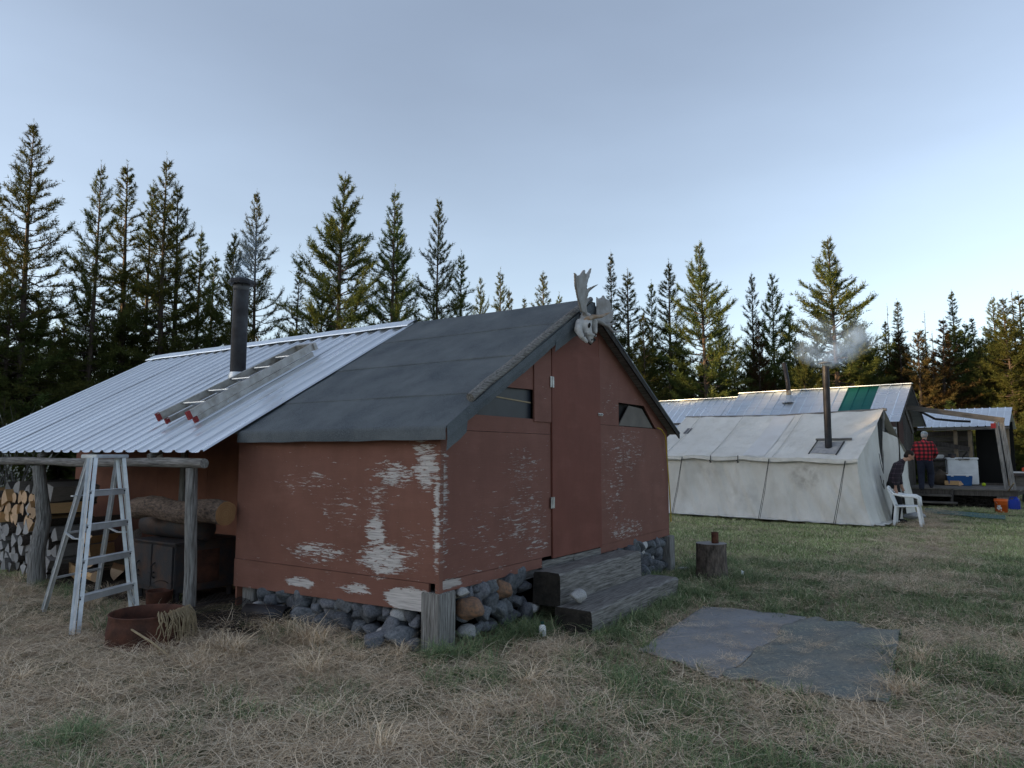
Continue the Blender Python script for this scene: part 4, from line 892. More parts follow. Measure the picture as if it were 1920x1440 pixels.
mb = palm([(1090,585),(1083,560),(1078,535),(1077,511),(1082,517),(1088,515),(1094,506),(1096,506),(1096,513),(1100,513),(1107,503),(1108,503),(1104,518),(1100,530),(1099,541),(1103,545),(1101,556),(1098,568),(1097,580),(1100,590)], yl, .022, None, 'l')
mb.tube([skp(1100,548,-.06), skp(1106,542,-.09), skp(1114,537,-.13), skp(1124,532,-.17)], [.020,.016,.011,.004], 8)
mb.tube([skp(1101,560,-.05), skp(1095,575,-.03), skp(1097,590,-.02), skp(1105,596,0)], [.016,.026,.03,.032], 10)
link('antler', fuse(mb, 'antler', .0075, 3, M['antler']), None, sk)
yr = lambda u, v: .02 - .003*(u-1118)
mb = palm([(1119,584),(1118,556),(1121,560),(1127,558),(1131,553),(1135,560),(1143,564),(1146,580),(1150,585),(1148,600),(1141,608),(1128,604),(1118,598)], yr, .022, None, 'r')
mb.tube([skp(1108,600,0), skp(1122,602,-.02), skp(1136,610,-.06), skp(1148,608,-.1), skp(1156,600,-.13)], [.032,.028,.022,.017,.006], 8)
mb.tube([skp(1130,606,-.04), skp(1142,614,-.08), skp(1150,622,-.12), skp(1162,622,-.16), skp(1174,618,-.2)], [.022,.02,.016,.010,.004], 8)
link('antler', fuse(mb, 'antler', .0075, 3, M['antler']), None, sk)
mb = MB(); mb.tube([skp(1092,606,-.02), skp(1102,598,-.06), skp(1112,594,-.07), skp(1128,593,-.1), skp(1146,585,-.14)], [.026,.030,.026,.019,.006], 10)
link('brow_tine', fuse(mb, 'brow_tine', .0075, 3, M['antler_tan']), None, sk)
MB().tube([skp(1085,588,.06), skp(1092,600,.10)], .02, 8).build('hanger', M['charred'], sk)
# ------------------------------------------------------------------ canvas wall tent
TR = math.atan2(-.6816, .7317); TO = Vector((7.55 - 5.2*.7317, 15.6 + 5.2*.6816, 0))
tent = thing('wall_tent', 'off-white canvas wall tent with a smoking stovepipe', 'tent', TO, TR)
C = M['canvas']; TL, TW, WH, RH = 5.2, 4.0, 1.46, 2.62
def sheet(nm, fn, nu, nv, mat=C, parent=tent):
    vs = [fn(i/nu, j/nv) for j in range(nv+1) for i in range(nu+1)]; W = nu+1
    o = MB().add(vs, [(j*W+i, j*W+i+1, (j+1)*W+i+1, (j+1)*W+i) for j in range(nv) for i in range(nu)]).build(nm, mat, parent); o.data.shade_smooth(); return o
nz = lambda *a: mnoise.noise(Vector(a))
def eave_z(x): return WH - .025*abs(math.sin(x*2.4)) + .03*nz(x*1.7, 0, 8) + (.10*(1-x/TL))
def ridge_z(x): return RH - .05*math.sin(math.pi*x/TL) + .02*nz(x*2, 1, 1)
def side(u, v):
    x = u*TL; z = eave_z(x)*v + .005; fl = (1-v)
    y = -.10*fl**2 + (.085*nz(x*2.6+v*1.2, v*1.1, 2)*(.35+fl) + .06*nz(x*6.5+v*4.5, v*1.6, 5)*(.35+fl)) + .05*math.sin(v*math.pi)*(1 + .6*nz(x*1.1, 0, 4)) + .035*nz(x*13 + v*8, v*2.0, 9)*(.2+fl)
    return (x + .03*nz(v*3, x, 6)*(1-u) + .26*u**8*fl*fl, y, z)
sheet('side_wall', side, 110, 26)
def roofs(sg):
    def f(u, v):
        x = -.04 + u*(TL+.08); ov = -.10
        y0 = ov; y1 = TW/2; y = y0 + (y1-y0)*v; z = eave_z(x) - .02 + (ridge_z(x) - eave_z(x) + .02)*v - .05*math.sin(math.pi*v) + .014*nz(x*2.2, v*3, 3) + .007*nz(x*6 - v*3, v*4, 7)
        return (x, y if sg > 0 else TW - y, z)
    return f
rf = sheet('front_roof_slope', roofs(1), 90, 20); sheet('back_roof_slope', roofs(-1), 40, 10)
def valance(u, v):
    x = -.04 + u*(TL+.08); return (x, -.105 - .012*nz(x*5, v, 1), eave_z(x) - .02 - (.075 + .022*abs(math.sin(x*2.4)) + .015*nz(x*6, 0, 2))*v)
sheet('valance', valance, 90, 3)
for x in (.45, 1.75, 3.35): MB().tube([(x + .0*k, -.10 + (2.05)*k/8, eave_z(x) - .012 + (ridge_z(x)-eave_z(x)+.02)*k/8 - .05*math.sin(math.pi*k/8) + .012) for k in range(9)], .006, 4).build('seam', pm('canvas seam', (.46,.45,.43)), rf)
def patch(u0, v0, w_, h_, m_): 
    f = roofs(1); return sheet('patch', lambda u, v: tuple(a + b for a, b in zip(f(u0 + w_*u, v0 + h_*v), (0, -.004, .008))), 4, 4, m_, rf)
patch(.07, .58, .03, .13, pm('dark patch', (.15,.15,.16)))
patch(.50, .02, .10, .94, pm('pale new canvas strip', (.60,.60,.60), (.55,.54,.53), 3))
# side wall back, end walls with the door
sheet('back_wall', lambda u, v: (u*TL, TW + .05*nz(u*6, v, 1), eave_z(u*TL)*v), 30, 6)
def endw(x0, out, y0, y1, flare=.12):
    def f(u, v):
        y = y0 + (y1-y0)*u; top = WH + (RH-WH)*(1-abs(y-TW/2)/(TW/2)) - .03
        z = top*v; b_ = (1-v)
        return (x0 + out*(flare*b_*b_*(.87 if u < .02 else 1) + .06*nz(y*3.4, v*1.3, 11)*(.2+b_)*min(1, u*8) + .035*nz(y*9+v*2, v*1.7, 3)*(.3+b_)*min(1, u*8)), y - .10*b_*b_*(1-u)**4, z)
    return f
sheet('end_wall', endw(0, -1, 0, TW), 30, 16)
sheet('end_wall', endw(TL, 1, 0, 1.55, .30), 34, 26); sheet('end_wall', endw(TL, 1, 3.35, TW), 12, 16)
sheet('door_flap', lambda u, v: (TL + .05 + .35*u*(1-v*.3) + .03*nz(u*5, v*4, 1), 1.50 + .25*u + .28*v, .06 + 2.02*v - .15*u), 12, 18)
MB().prism([(TL-.10,1.5,.0),(TL-.10,3.4,.0),(TL-.10,3.4,1.6),(TL-.10,2.05,2.50),(TL-.10,1.5,2.1)], (.02,0,0)).build('doorway_shade_panel', M['void'], tent)  # black panel stands in for the unlit inside of the tent
MB().tube([(TL+.05,1.35,.0),(TL+.03,2.0,2.64)], .03, 8).build('door_pole', M['weathered'], tent)
MB().tube([(-.06,2.0,RH-.02),(2.6,2.0,RH-.08),(TL+.10,2.0,RH-.02)], .035, 8).build('ridge_pole', M['weathered_x'], tent)
rp = pm('dark rope', (.05,.05,.05))
for x, xe in ((.98,.72),(3.27,3.02),(4.98,4.72)):
    MB().tube([(x,-.115,eave_z(x)-.05),((x+xe)/2,-.16,.72),(xe,-.24,.02)], .007, 5).tube([(x+.01,-.12,eave_z(x)-.05),((x+xe)/2+.03,-.165,.70),(xe+.04,-.25,.02)], .006, 5).build('guy_rope', rp, tent)
for x in (1.78, 2.50):
    MB().tube([(x,-.11,eave_z(x)),(x,-.13,eave_z(x)-.10),(x-.01,-.14,eave_z(x)-.19)], .010, 5).tube([(x-.03,-.135,eave_z(x)-.12),(x+.03,-.14,eave_z(x)-.17)], .016, 5).build('tie_cord', rp, tent)
for (z0, z1) in ((1.1,1.55),(.75,1.05)): MB().tube([(TL+.16,1.02,z1),(TL+.19,1.0,(z0+z1)/2),(TL+.22,1.06,z0),(TL+.20,1.10,z1-.1)], .008, 4).build('lacing', rp, tent)
sheet('sod_cloth', lambda u, v: (u*(TL+.4)-.1, -.12 - .16*v + .05*nz(u*14, v*2, 0), .02 + .025*(nz(u*22, v*4, 3)+.6)), 70, 5)
sheet('sod_cloth', lambda u, v: (TL+.28 + .22*v + .06*nz(u*9, v*3, 5), u*1.45 - .2, .025 + .04*(nz(u*9, v*5, 2)+.5)), 24, 6)
# stovepipe of the tent
px_ = 4.46; py_ = .42; rz0 = eave_z(px_) - .02 + (ridge_z(px_)-eave_z(px_))*((py_+.1)/2.1) - .03
pipe = MB().tube([(px_,py_,rz0-.15),(px_+.005,py_,rz0+1.0),(px_+.012,py_,rz0+1.88)], [.078,.078,.076], 18, cap=False).build('stovepipe', M['black_iron'], tent, smooth=True)
MB().lathe([(.001,.17),(.06,.165),(.15,.125),(.155,.118),(.001,.125)], 18, (px_+.012,py_,rz0+1.83)).build('rain_cap', pm('pale ash cap', (.20,.20,.20), rough=.6, metal=.4), pipe, smooth=True)
for k in range(3): MB().tube([(px_+.012+.07*math.cos(k*2.1),py_+.07*math.sin(k*2.1),rz0+1.80),(px_+.012+.09*math.cos(k*2.1),py_+.09*math.sin(k*2.1),rz0+1.96)], .007, 4).build('bracket', M['black_iron'], pipe)
f_ = roofs(1); u0 = (px_+.04)/(TL+.08)
sheet('pipe_jack', lambda u, v: tuple(a+b for a, b in zip(f_(u0-.055+.11*u, .10+.26*v), (0,-.006,.012))), 6, 6, pm('sooty pipe jack', (.24,.24,.25), (.38,.37,.36), 9), rf)
for du in (-.062, .052): 
    a, b_ = Vector(f_(u0+du, .08)), Vector(f_(u0+du, .36)); MB().tube([a+Vector((0,0,.02)), b_+Vector((0,0,.03))], .014, 5).build('jack_tie', rp, rf)
a, b_ = Vector(f_(u0-.07,.37)), Vector(f_(u0+.08,.39)); MB().tube([a+Vector((0,0,.05)), b_+Vector((0,0,.05))], .028, 8).build('roll_stick', M['weathered_x'], rf)
# smoke: real volumes drifting off the caps
def smoke(nm, c, size, blobs, dens, label, scale=2.2):
    o = MB().box((-size[0],-size[1],-size[2]), size).build(nm, None, None, loc=c); m = bpy.data.materials.new(nm); m.use_nodes = True; t = m.node_tree; t.nodes.clear(); out = N(t, 'ShaderNodeOutputMaterial'); pv = N(t, 'ShaderNodeVolumePrincipled')
    pv.inputs['Color'].default_value = (.58,.76,1.0,1); pv.inputs['Anisotropy'].default_value = .2
    v = coords(t); ns = noise(t, v, scale, 5, .6, .8); d = None
    for (bx, by, bz, rx, ry, rz_, a) in blobs:
        mp = N(t, 'ShaderNodeMapping', vector_type='TEXTURE'); mp.inputs['Location'].default_value = (bx,by,bz); mp.inputs['Scale'].default_value = (rx,ry,rz_); t.links.new(v, mp.inputs[0])
        ln = N(t, 'ShaderNodeVectorMath', operation='LENGTH'); t.links.new(mp.outputs[0], ln.inputs[0]); g = mth(t, 'MULTIPLY', mth(t, 'POWER', mth(t, 'SUBTRACT', 1., ln.outputs['Value'], clamp=True), 1.4), a); d = g if d is None else mth(t, 'ADD', d, g)
    k = mth(t, 'MULTIPLY', d, ramp(t, ns, [(.36, 0.), (.68, 1.)])); t.links.new(mth(t, 'MULTIPLY', k, dens), pv.inputs['Density']); t.links.new(pv.outputs[0], out.inputs['Volume'])
    o.data.materials.clear(); o.data.materials.append(m); return tag(o, label, None, None, 'stuff')
cap_w = tent.matrix_basis @ Vector((px_+.012, py_, rz0+1.95))
cap_w = Matrix.Translation(TO) @ Matrix.Rotation(TR, 4, 'Z') @ Vector((px_+.012, py_, rz0+1.95))
smoke('smoke', cap_w + Vector((.25,.1,.50)), (1.25,.5,.72), [(-.25,-.1,-.44,.5,.35,.22,1.5),(-.62,-.1,-.22,.42,.35,.34,.9),(.15,-.1,-.22,.48,.38,.34,1.3),(.55,0,.08,.55,.4,.42,.8),(.75,0,.35,.5,.4,.35,.35),(-.2,0,.2,.7,.4,.5,.22)], 7.0, 'blue-grey wood smoke drifting off the tent stovepipe', 3.0)
smoke('smoke', CL(1.25,4.3,4.35), (.45,.35,.60), [(-.05,0,-.45,.22,.22,.3,1.),(.05,0,-.05,.3,.28,.5,.7)], 1.8, 'thin smoke rising from the red cabin stovepipe', 3.0)
# ------------------------------------------------------------------ second cabin with porch
O2 = Vector((11.2, 20.5, 0)); R2 = math.atan2(-.65, .76); ux, uy = Vector((.76,-.65,0)).normalized(), Vector((.65,.76,0)).normalized()
def L2(x, y, z=0): return O2 + ux*x + uy*y + Vector((0,0,z))
c2 = thing('porch_cabin', 'dark board cabin with patched metal roof and one green sheet', 'cabin', O2, R2)
RZ2, EZ2, RY = 3.69, 2.49, 1.82
def zr2(y): return EZ2 + (RZ2-EZ2)*y/RY if y < RY else RZ2 - (RZ2-EZ2)*(y-RY)/RY
def sheet2(x0, w, mat, dz=0, y1=RY, nr=3):
    mb = MB(); pr = []; sp = w/nr
    for i in range(nr): pr += [(i*sp,.0),(i*sp+.012,.028),(i*sp+.038,.028),(i*sp+.05,0)]
    pr.append((w-.003,0)); k = len(pr); vs = []
    for j in range(5):
        y = -.02 + (y1+.02)*j/4
        for x, z in pr: vs.append((x0+x, y, zr2(y) + z + dz + .004*nz(x0+x, y*2, 3)))
    return mb.add(vs, [(j*k+i, j*k+i+1, (j+1)*k+i+1, (j+1)*k+i) for j in range(4) for i in range(k-1)]).build('metal_sheet', mat, c2)
sheet2(-.92, .92, M['metal_roof']); sheet2(-1.84, .92, M['green_roof'], .002)
for i in range(4): sheet2(-2.76-.92*i, .92, M['metal_roof_b'], .003*(i % 2))
for i in range(4): sheet2(-6.35-.80*i, .80, M['metal_roof'], -.13 + .003*(i % 2), nr=3)
MB().bar((-5.5,RY,RZ2+.03),(.02,RY,RZ2+.03),.22,.02).build('ridge_cap', M['metal_roof'], c2); MB().bar((-8.75,RY,RZ2-.10),(-5.52,RY,RZ2-.10),.22,.02).build('ridge_cap', M['metal_roof'], c2)
MB().prism([(-8.7,RY+.02,RZ2-.15),(0,RY+.02,RZ2-.01),(0,2*RY+.1,EZ2-.02),(-8.7,2*RY+.1,EZ2-.14)], (0,0,-.03)).build('back_roof', M['metal_roof_b'], c2)
bw = pm('dark red brown boards', (.085,.038,.030), (.045,.024,.021), 4, bmp=.4, bscale=10, stretch=(8,8,1))
dkb = pm('old dark boards', (.075,.066,.058), (.035,.03,.027), 4, bmp=.5, bscale=9, stretch=(8,8,1), rand=.25)
gy = pm('grey old boards', (.17,.155,.14), (.08,.072,.065), 4, bmp=.5, bscale=9, stretch=(1,1,10), rand=.3)
x0 = -.34; y = .34
while y < 3.3:
    wd = .19; yt = min(y+wd, 3.3); MB().prism([(x0,y,.45),(x0,yt-.008,.45),(x0,yt-.008,zr2(yt)-.06),(x0,y,zr2(y)-.06)], (.025+.006*(int(y*10) % 2),0,0)).build('board', bw if y < .75 else dkb, c2); y += wd
x = -8.6
while x < -.36: MB().box((x,.34,.3),(x+.34,.36,EZ2+.16)).build('board', dkb if int(x*7) % 3 else bw, c2); x += .346
MB().prism([(-.01,.03,EZ2-.08),(-.01,RY,RZ2-.09),(-.01,RY,RZ2-.01),(-.01,.03,EZ2)], (.02,0,0)).build('rake_board', dkb, c2); MB().prism([(-.01,RY,RZ2-.09),(-.01,3.62,EZ2-.08),(-.01,3.62,EZ2),(-.01,RY,RZ2-.01)], (.02,0,0)).build('rake_board', dkb, c2)
w = MB().box((-.312,.44,1.62),(-.295,.80,2.30)).build('window', M['window'], c2)
fr_ = MB(); 
for a, b_ in (((-.30,.40,1.58),(-.27,.45,2.34)),((-.30,.79,1.58),(-.27,.84,2.34)),((-.30,.45,1.58),(-.27,.79,1.63)),((-.30,.45,2.29),(-.27,.79,2.34)),((-.30,.60,1.63),(-.275,.635,2.29))): fr_.box(a, b_)
fr_.build('window_frame', M['white_paint'], w)
MB().box((-.31,1.15,1.85),(-.28,1.75,2.75)).build('red_panel', bw, c2); MB().bar((-.2,1.35,3.2),(-.1,2.15,2.2),.05,.10).build('brace', gy, c2)
pp = MB().tube([(-3.55,1.25,zr2(1.25)-.1),(-3.58,1.25,zr2(1.25)+.6),(-3.68,1.25,zr2(1.25)+1.30)], .072, 14, cap=True).build('stovepipe', M['black_iron'], c2, smooth=True)
MB().lathe([(.24,-.06),(.13,.02),(.11,.18),(.08,.20)], 14, (-3.55,1.25,zr2(1.25))).build('flashing', M['alu'], pp, smooth=True)
MB().tube([(-3.555,1.25,zr2(1.25)+.15),(-3.565,1.25,zr2(1.25)+.36)], .075, 14).build('pale_sleeve', pm('scorched sleeve', (.38,.33,.25), (.15,.10,.08), 8), pp, smooth=True)
# deck and porch
DZ = .55; y = 1.35; i = 0
while y < 4.3:
    MB().box((-.30,y,DZ-.04),(2.62+.03*nz(y*9,0,0),y+.145,DZ+.003*(i % 2))).build('deck_board', gy, c2); y += .152; i += 1
MB().box((-.3,1.38,DZ-.20),(2.55,1.44,DZ-.045)).build('joist', dkb, c2); MB().box((2.44,1.46,DZ-.2),(2.5,4.2,DZ-.045)).build('joist', dkb, c2)
MB().box((2.05,1.45,-.15),(2.42,1.80,DZ-.21)).build('support_block', M['weathered'], c2, bevel=.01)
MB().box((-.2,1.5,-.1),(.1,1.8,DZ-.21)).build('support_block', M['weathered'], c2, bevel=.01)
MB().box((-.25,1.9,-.1),(2.4,1.95,DZ-.22)).build('deck_shade_sheet', M['void'], c2)  # black sheet added as painted shade beneath the deck
for k, (yy, zz, xx) in enumerate(((1.12,.36,1.0),(.88,.17,1.15))): MB().box((-.15,yy,zz-.05),(xx,yy+.24,zz)).build('tread', gy, c2, bevel=.006)
MB().bar((-.1,1.06,.0),(-.1,1.40,.50),.05,.14).build('stringer', dkb, c2); MB().bar((1.0,1.06,.0),(1.0,1.40,.50),.05,.14).build('stringer', dkb, c2)
MB().bar((2.27,1.72,DZ),(2.12,1.72,2.46),.09,.10,up=(0,1,0)).build('porch_post', M['weathered'], c2); MB().bar((2.44,1.74,DZ-.1),(2.24,1.74,2.50),.13,.05,up=(0,1,0)).build('porch_post', M['weathered'], c2)
MB().bar((-.25,1.75,3.00),(2.32,1.76,2.50),.10,.15).build('porch_beam', gy, c2)
MB().box((2.0,1.64,2.28),(2.12,1.70,2.42)).build('red_sign', pm('red box', (.32,.015,.02), rough=.5), c2)
MB().tube([(.1,1.9,2.9),(.5,2.3,2.62),(1.0,2.4,2.55),(1.4,2.5,2.52)], .035, 6).build('hanging_tarp', M['charred'], c2)
bs = MB().tube([(-.28,.20,2.42),(-.28,.20,1.98)], .008, 5).build('bulb_cord', pm('orange cord', (.3,.06,.03)), c2)
MB().lathe([(.001,-.08),(.032,-.07),(.045,-.03),(.03,.01),(.016,.04)], 12, (-.28,.20,1.96)).build('light_bulb', pm('white bulb', (.75,.75,.75), rough=.3), bs, smooth=True)
# open shed behind the porch
sh = thing('porch_shed', 'open board shed with pale metal roof behind the porch deck', 'shed', L2(0,0), R2)
for i in range(4):
    mb = MB(); xa = -.35 + .64*i; pr = []
    for j in range(3): pr += [(j*.213,0),(j*.213+.01,.022),(j*.213+.03,.022),(j*.213+.04,0)]
    pr.append((.637,0)); vs = [(xa+x, y_, z_ + z) for (y_, z_) in ((4.02,2.42),(4.6,2.72),(5.25,3.06)) for x, z in pr]; k = len(pr)
    mb.add(vs, [(j*k+q_, j*k+q_+1, (j+1)*k+q_+1, (j+1)*k+q_) for j in range(2) for q_ in range(k-1)]).build('metal_sheet', M['metal_roof'], sh)
MB().prism([(-.3,5.27,3.03),(2.15,5.27,3.03),(2.15,6.6,2.4),(-.3,6.6,2.4)], (0,0,-.02)).build('back_roof', M['metal_roof_b'], sh)
MB().bar((-.35,4.08,2.36),(2.2,4.08,2.36),.08,.08).build('eave_beam', gy, sh)
z = .6
while z < 2.25: MB().box((-.3,5.0+.01*(int(z*20) % 2),z),(1.1,5.03,z+.165)).build('board', gy if int(z*10) % 3 else dkb, sh); z += .172
MB().box((1.1,5.6,.1),(2.15,5.63,2.6)).build('opening_shade_sheet', M['void'], sh)  # black sheet stands in for the unlit depth of the shed opening
for xx in (.72, 1.12, 2.12): MB().box((xx-.05,4.2,.5),(xx+.05,4.28,2.34)).build('stud', pm('yellowish stud', (.24,.18,.11), (.14,.11,.08), 5), sh)
MB().bar((-.3,4.2,2.0),(1.1,4.2,1.7),.04,.14).build('cross_board', dkb, sh); MB().bar((.0,4.15,1.38),(1.1,4.15,1.38),.35,.03).build('shelf', gy, sh)
MB().bar((.25,4.0,.6),(1.05,4.05,1.62),.035,.05).build('prop', M['charred'], sh)
MB().box((-.3,4.45,.4),(2.1,4.5,.62)).build('kick_board', dkb, sh)
# things on and around the porch
def on_deck(u, v): p_ = ground_pt(u, v, DZ); return p_
p = on_deck(1822, 910); p = L2(*[ (p-O2).dot(a) for a in (ux, uy)], DZ) if False else p
fz = thing('chest_freezer', 'white chest freezer standing on the porch deck', 'freezer', (p.x, p.y + .45, DZ+.004), R2 + .25)
MB().box((-.42,-.30,.02),(.42,.30,.80)).build('freezer_body', M['white_plastic'], fz, bevel=.02); MB().box((-.44,-.32,.805),(.44,.32,.875)).build('freezer_lid', M['white_plastic'], fz, bevel=.018); MB().box((-.40,-.28,0),(.40,.28,.02)).build('freezer_base', M['void'], fz); MB().box((-.08,-.335,.80),(.08,-.32,.83)).build('lid_handle', M['steel'], fz)
p = on_deck(1806, 911); co = thing('cooler_box', 'blue cooler with white lid in front of the freezer', 'cooler', (p.x, p.y + .18, DZ+.004), R2 + .25)
blu = pm('blue plastic', (.012,.085,.26), (.01,.07,.22), 3, rough=.5)
mb = MB().add([(-.31,-.17,0),(.31,-.17,0),(.31,.17,0),(-.31,.17,0),(-.345,-.2,.31),(.345,-.2,.31),(.345,.2,.31),(-.345,.2,.31)], [(0,3,2,1),(4,5,6,7),(0,1,5,4),(1,2,6,5),(2,3,7,6),(3,0,4,7)]); mb.build('cooler_body', blu, co, bevel=.015)
MB().box((-.355,-.21,.312),(.355,.21,.345)).build('cooler_lid', M['white_plastic'], co, bevel=.01)
for xx in (-.2,.2): MB().box((xx-.035,-.222,.285),(xx+.035,-.208,.33)).build('latch', M['white_plastic'], co)
p = on_deck(1845, 912); o = ell(MB(), (0,0,0), (.055,.055,.055), n=16).build('tennis_ball', pm('yellow felt', (.42,.55,.03), rough=.95), None, smooth=True, loc=(p.x, p.y, DZ+.056)); tag(o, 'yellow-green ball on the deck edge beside the freezer', 'ball')
def bucket(u, v, label, col, logo=False, h=.36):
    p = ground_pt(u, v); e = thing('bucket', label, 'bucket', (p.x, p.y, -.005), 0)
    b_ = MB().lathe([(.001,.004),(.125,.004),(.13,.01),(.15,h-.06),(.157,h-.055),(.157,h-.04),(.152,h-.04),(.152,h-.01),(.158,h),(.147,h),(.14,.02),(.001,.02)], 24).build('bucket_wall', col, e, smooth=True)
    MB().tube([(.155*math.cos(R(a)), .155*math.sin(R(a))*.2-.14*abs(math.sin(R(a))), h-.04-.16*math.sin(R(a))) for a in range(0,181,15)], .004, 5).build('bail', M['steel'], e)
    if logo:
        d = -Vector((p.x, p.y, 0)).normalized()
        def sp(a, z): 
            th = math.atan2(d.y, d.x) + a; r_ = .1315 + .0585*z/h*.98 - .0 + .0035; return (r_*.985*math.cos(th), r_*.985*math.sin(th), z)
        lm = MB()
        for (a0,z0,a1,z1,a2,z2,a3,z3) in ((-.75,.12,-.1,.04,.05,.08,-.55,.16),(-.62,.18,.0,.10,.1,.14,-.42,.21),(-.5,.08,-.35,.07,-.05,.2,-.2,.21)):
            lm.add([sp(a0,z0),sp(a1,z1),sp(a2,z2),sp(a3,z3)], [(0,1,2,3)])
        lm.build('white_emblem', M['white_paint'], b_)
    return e
bucket(1878, 961, 'orange plastic bucket with white emblem by the porch corner', pm('orange plastic', (.62,.12,.02), (.55,.10,.02), 3, rough=.5), True)
bucket(1889, 944, 'blue bucket half hidden behind the orange bucket', blu, False, .34)
p = ground_pt(1903, 956); jg = thing('water_jug', 'blue square water jug beside the orange bucket', 'jug', (p.x, p.y, 0), R2)
blu2 = pm('deep blue plastic', (.010,.04,.33), (.008,.03,.25), 3, rough=.4)
MB().box((-.13,-.13,0),(.13,.13,.28)).build('jug_body', blu2, jg, bevel=.03); MB().lathe([(.09,.27),(.05,.32),(.035,.33),(.035,.36),(.001,.36)], 14, (.04,0,0)).build('jug_neck', blu2, jg, smooth=True); MB().tube([(-.10,0,.27),(-.09,0,.34),(.0,0,.345)], .016, 6).build('jug_handle', blu2, jg)
a, b_ = ground_pt(1887, 950), at_depth(1901, 906, 18.9); o = MB().tube([a + Vector((0,.1,.25)), b_], .018, 8).build('wooden_handle', pm('pale handle', (.42,.33,.22)), None); tag(o, 'pale wooden tool handle sticking out of the orange bucket', 'tool')
p = ground_pt(1922, 945); tb = thing('work_table', 'stump table with a dark top and orange gear beyond the buckets', 'table', (p.x+.15, p.y, 0), R2)
MB().tube([(.1,0,-.05),(.1,0,.55)], [.30,.26], 14).build('stump_leg', M['weathered'], tb); MB().box((-.42,-.35,.86),(.7,.35,.95)).build('table_top', M['stove_rust'], tb, bevel=.01); MB().box((-.40,-.3,.952),(.6,.3,.99)).build('pale_cover', M['white_paint'], tb, bevel=.01); MB().box((-.3,-.25,.5),(.5,.25,.86)).build('table_box', gy, tb)
og = thing('orange_saw', 'orange chainsaw on the stump table', 'saw', tb.location + Vector((-.02,0,.992)), R2)
osm = pm('orange saw plastic', (.55,.07,.02), rough=.4); MB().box((-.12,-.08,0),(.10,.08,.14)).build('saw_body', osm, og, bevel=.02); MB().box((.10,-.008,.03),(.46,.008,.09)).build('saw_bar', M['steel'], og); MB().tube([(-.10,-.07,.13),(-.04,-.09,.22),(.06,-.08,.13)], .012, 6).build('saw_handle', M['black_iron'], og)
bh = thing('broom', 'old broom leaning at the porch corner', 'broom', ground_pt(1877, 930), R2); MB().tube([(0,0,.05),(-.10,.1,1.05)], .014, 6).build('broom_stick', gy, bh); MB().box((-.13,-.03,.0),(.13,.03,.22)).build('bristles', M['rope'], bh)
# brush heap under the deck and dark clutter on it
hr = random.Random(3); hp = thing('brush_heap', 'dark heap of twigs under the porch deck', 'brush', L2(1.2,1.62,0), R2); mb = MB()
for i in range(160):
    a = Vector((hr.uniform(-.75,.75), hr.uniform(-.15,.15), hr.uniform(.0,.30))); d = Vector((hr.gauss(0,1),hr.gauss(0,.4),hr.gauss(0,.6))).normalized()*hr.uniform(.08,.25); mb.tube([a-d, a+Vector((0,0,.02)), a+d], .008, 3)
mb.build('twigs', M['charred'], hp)
gb = thing('garbage_sack', 'dark lumpy sack against the shed wall on the deck', 'sack', L2(.35,3.6,DZ), R2); mb = MB(); ell(mb,(0,0,.2),(.3,.22,.24)); ell(mb,(.2,.05,.16),(.22,.2,.18)); ell(mb,(-.02,0,.42),(.08,.08,.1)); link('sack_body', fuse(mb,'sack_body',.03,3,pm('brown sack', (.09,.065,.045), (.05,.04,.03), 5, bmp=.5)), None, gb)
for (x, y_, z, nm, lab, m_) in ((.62,4.05,1.40,'metal_pot','dark round pot on the shed shelf','stove_rust'),(.25,4.08,1.40,'paper_box','pale crumpled box on the shed shelf','white_paint')):
    e = thing(nm, lab, 'pot' if 'pot' in nm else 'box', L2(x,y_,z), R2)
    (MB().lathe([(.001,0),(.10,0),(.12,.03),(.12,.14),(.125,.145),(.11,.145),(.001,.16)], 16) if 'pot' in nm else MB().box((-.13,-.1,0),(.13,.1,.12))).build('pot_body' if 'pot' in nm else 'box_body', M[m_], e, bevel=0 if 'pot' in nm else .02)
fd = thing('split_wood_heap', 'pale split wood heaped on the deck by the shed', 'firewood', L2(.75,3.3,DZ), R2); 
for i in range(6): o = bpy.data.objects.new('firewood_piece', FRESH[i]); COL.objects.link(o); o.parent = fd; o.location = (-.25+.1*i, .05*(i % 2), .07+.09*(i % 2)); o.scale = (.4,.08,.08); o.rotation_euler = (i, 0, .4*i)
# green mat
a, b_, c_, d_ = ground_pt(1735,955), ground_pt(1885,968), ground_pt(1885,975), ground_pt(1735,962)
mb = MB(); vs = []
for j in range(5):
    for i in range(21):
        p_ = a.lerp(b_, i/20).lerp(d_.lerp(c_, i/20), j/4); vs.append((p_.x, p_.y, hgt(p_.x,p_.y)+.035+.01*nz(p_.x*3,p_.y*3,0)))
mb.add(vs, [(j*21+i,j*21+i+1,(j+1)*21+i+1,(j+1)*21+i) for j in range(4) for i in range(20)]); k = len(mb.v); o = mb.build('green_mat', pm('faded green mat', (.05,.13,.115), (.07,.11,.095), 4, bmp=.3, bscale=80), None); sm_ = o.modifiers.new('t','SOLIDIFY'); sm_.thickness = .015; tag(o, 'long faded green mat before the porch steps', 'mat')
p = ground_pt(1728, 978); o = bpy.data.objects.new('pale_boulder', ROCKS[4]); COL.objects.link(o); o.location = (p.x+.1, p.y+.5, .08); o.scale = (.30,.2,.16); tag(o, 'pale boulder behind the plastic chair', 'stone')
# white plastic garden chair
p = ground_pt(1703, 984); ch = thing('garden_chair', 'white plastic garden chair beside the tent door', 'chair', (p.x, p.y, -.01), R(-34)); Wp = M['white_plastic']
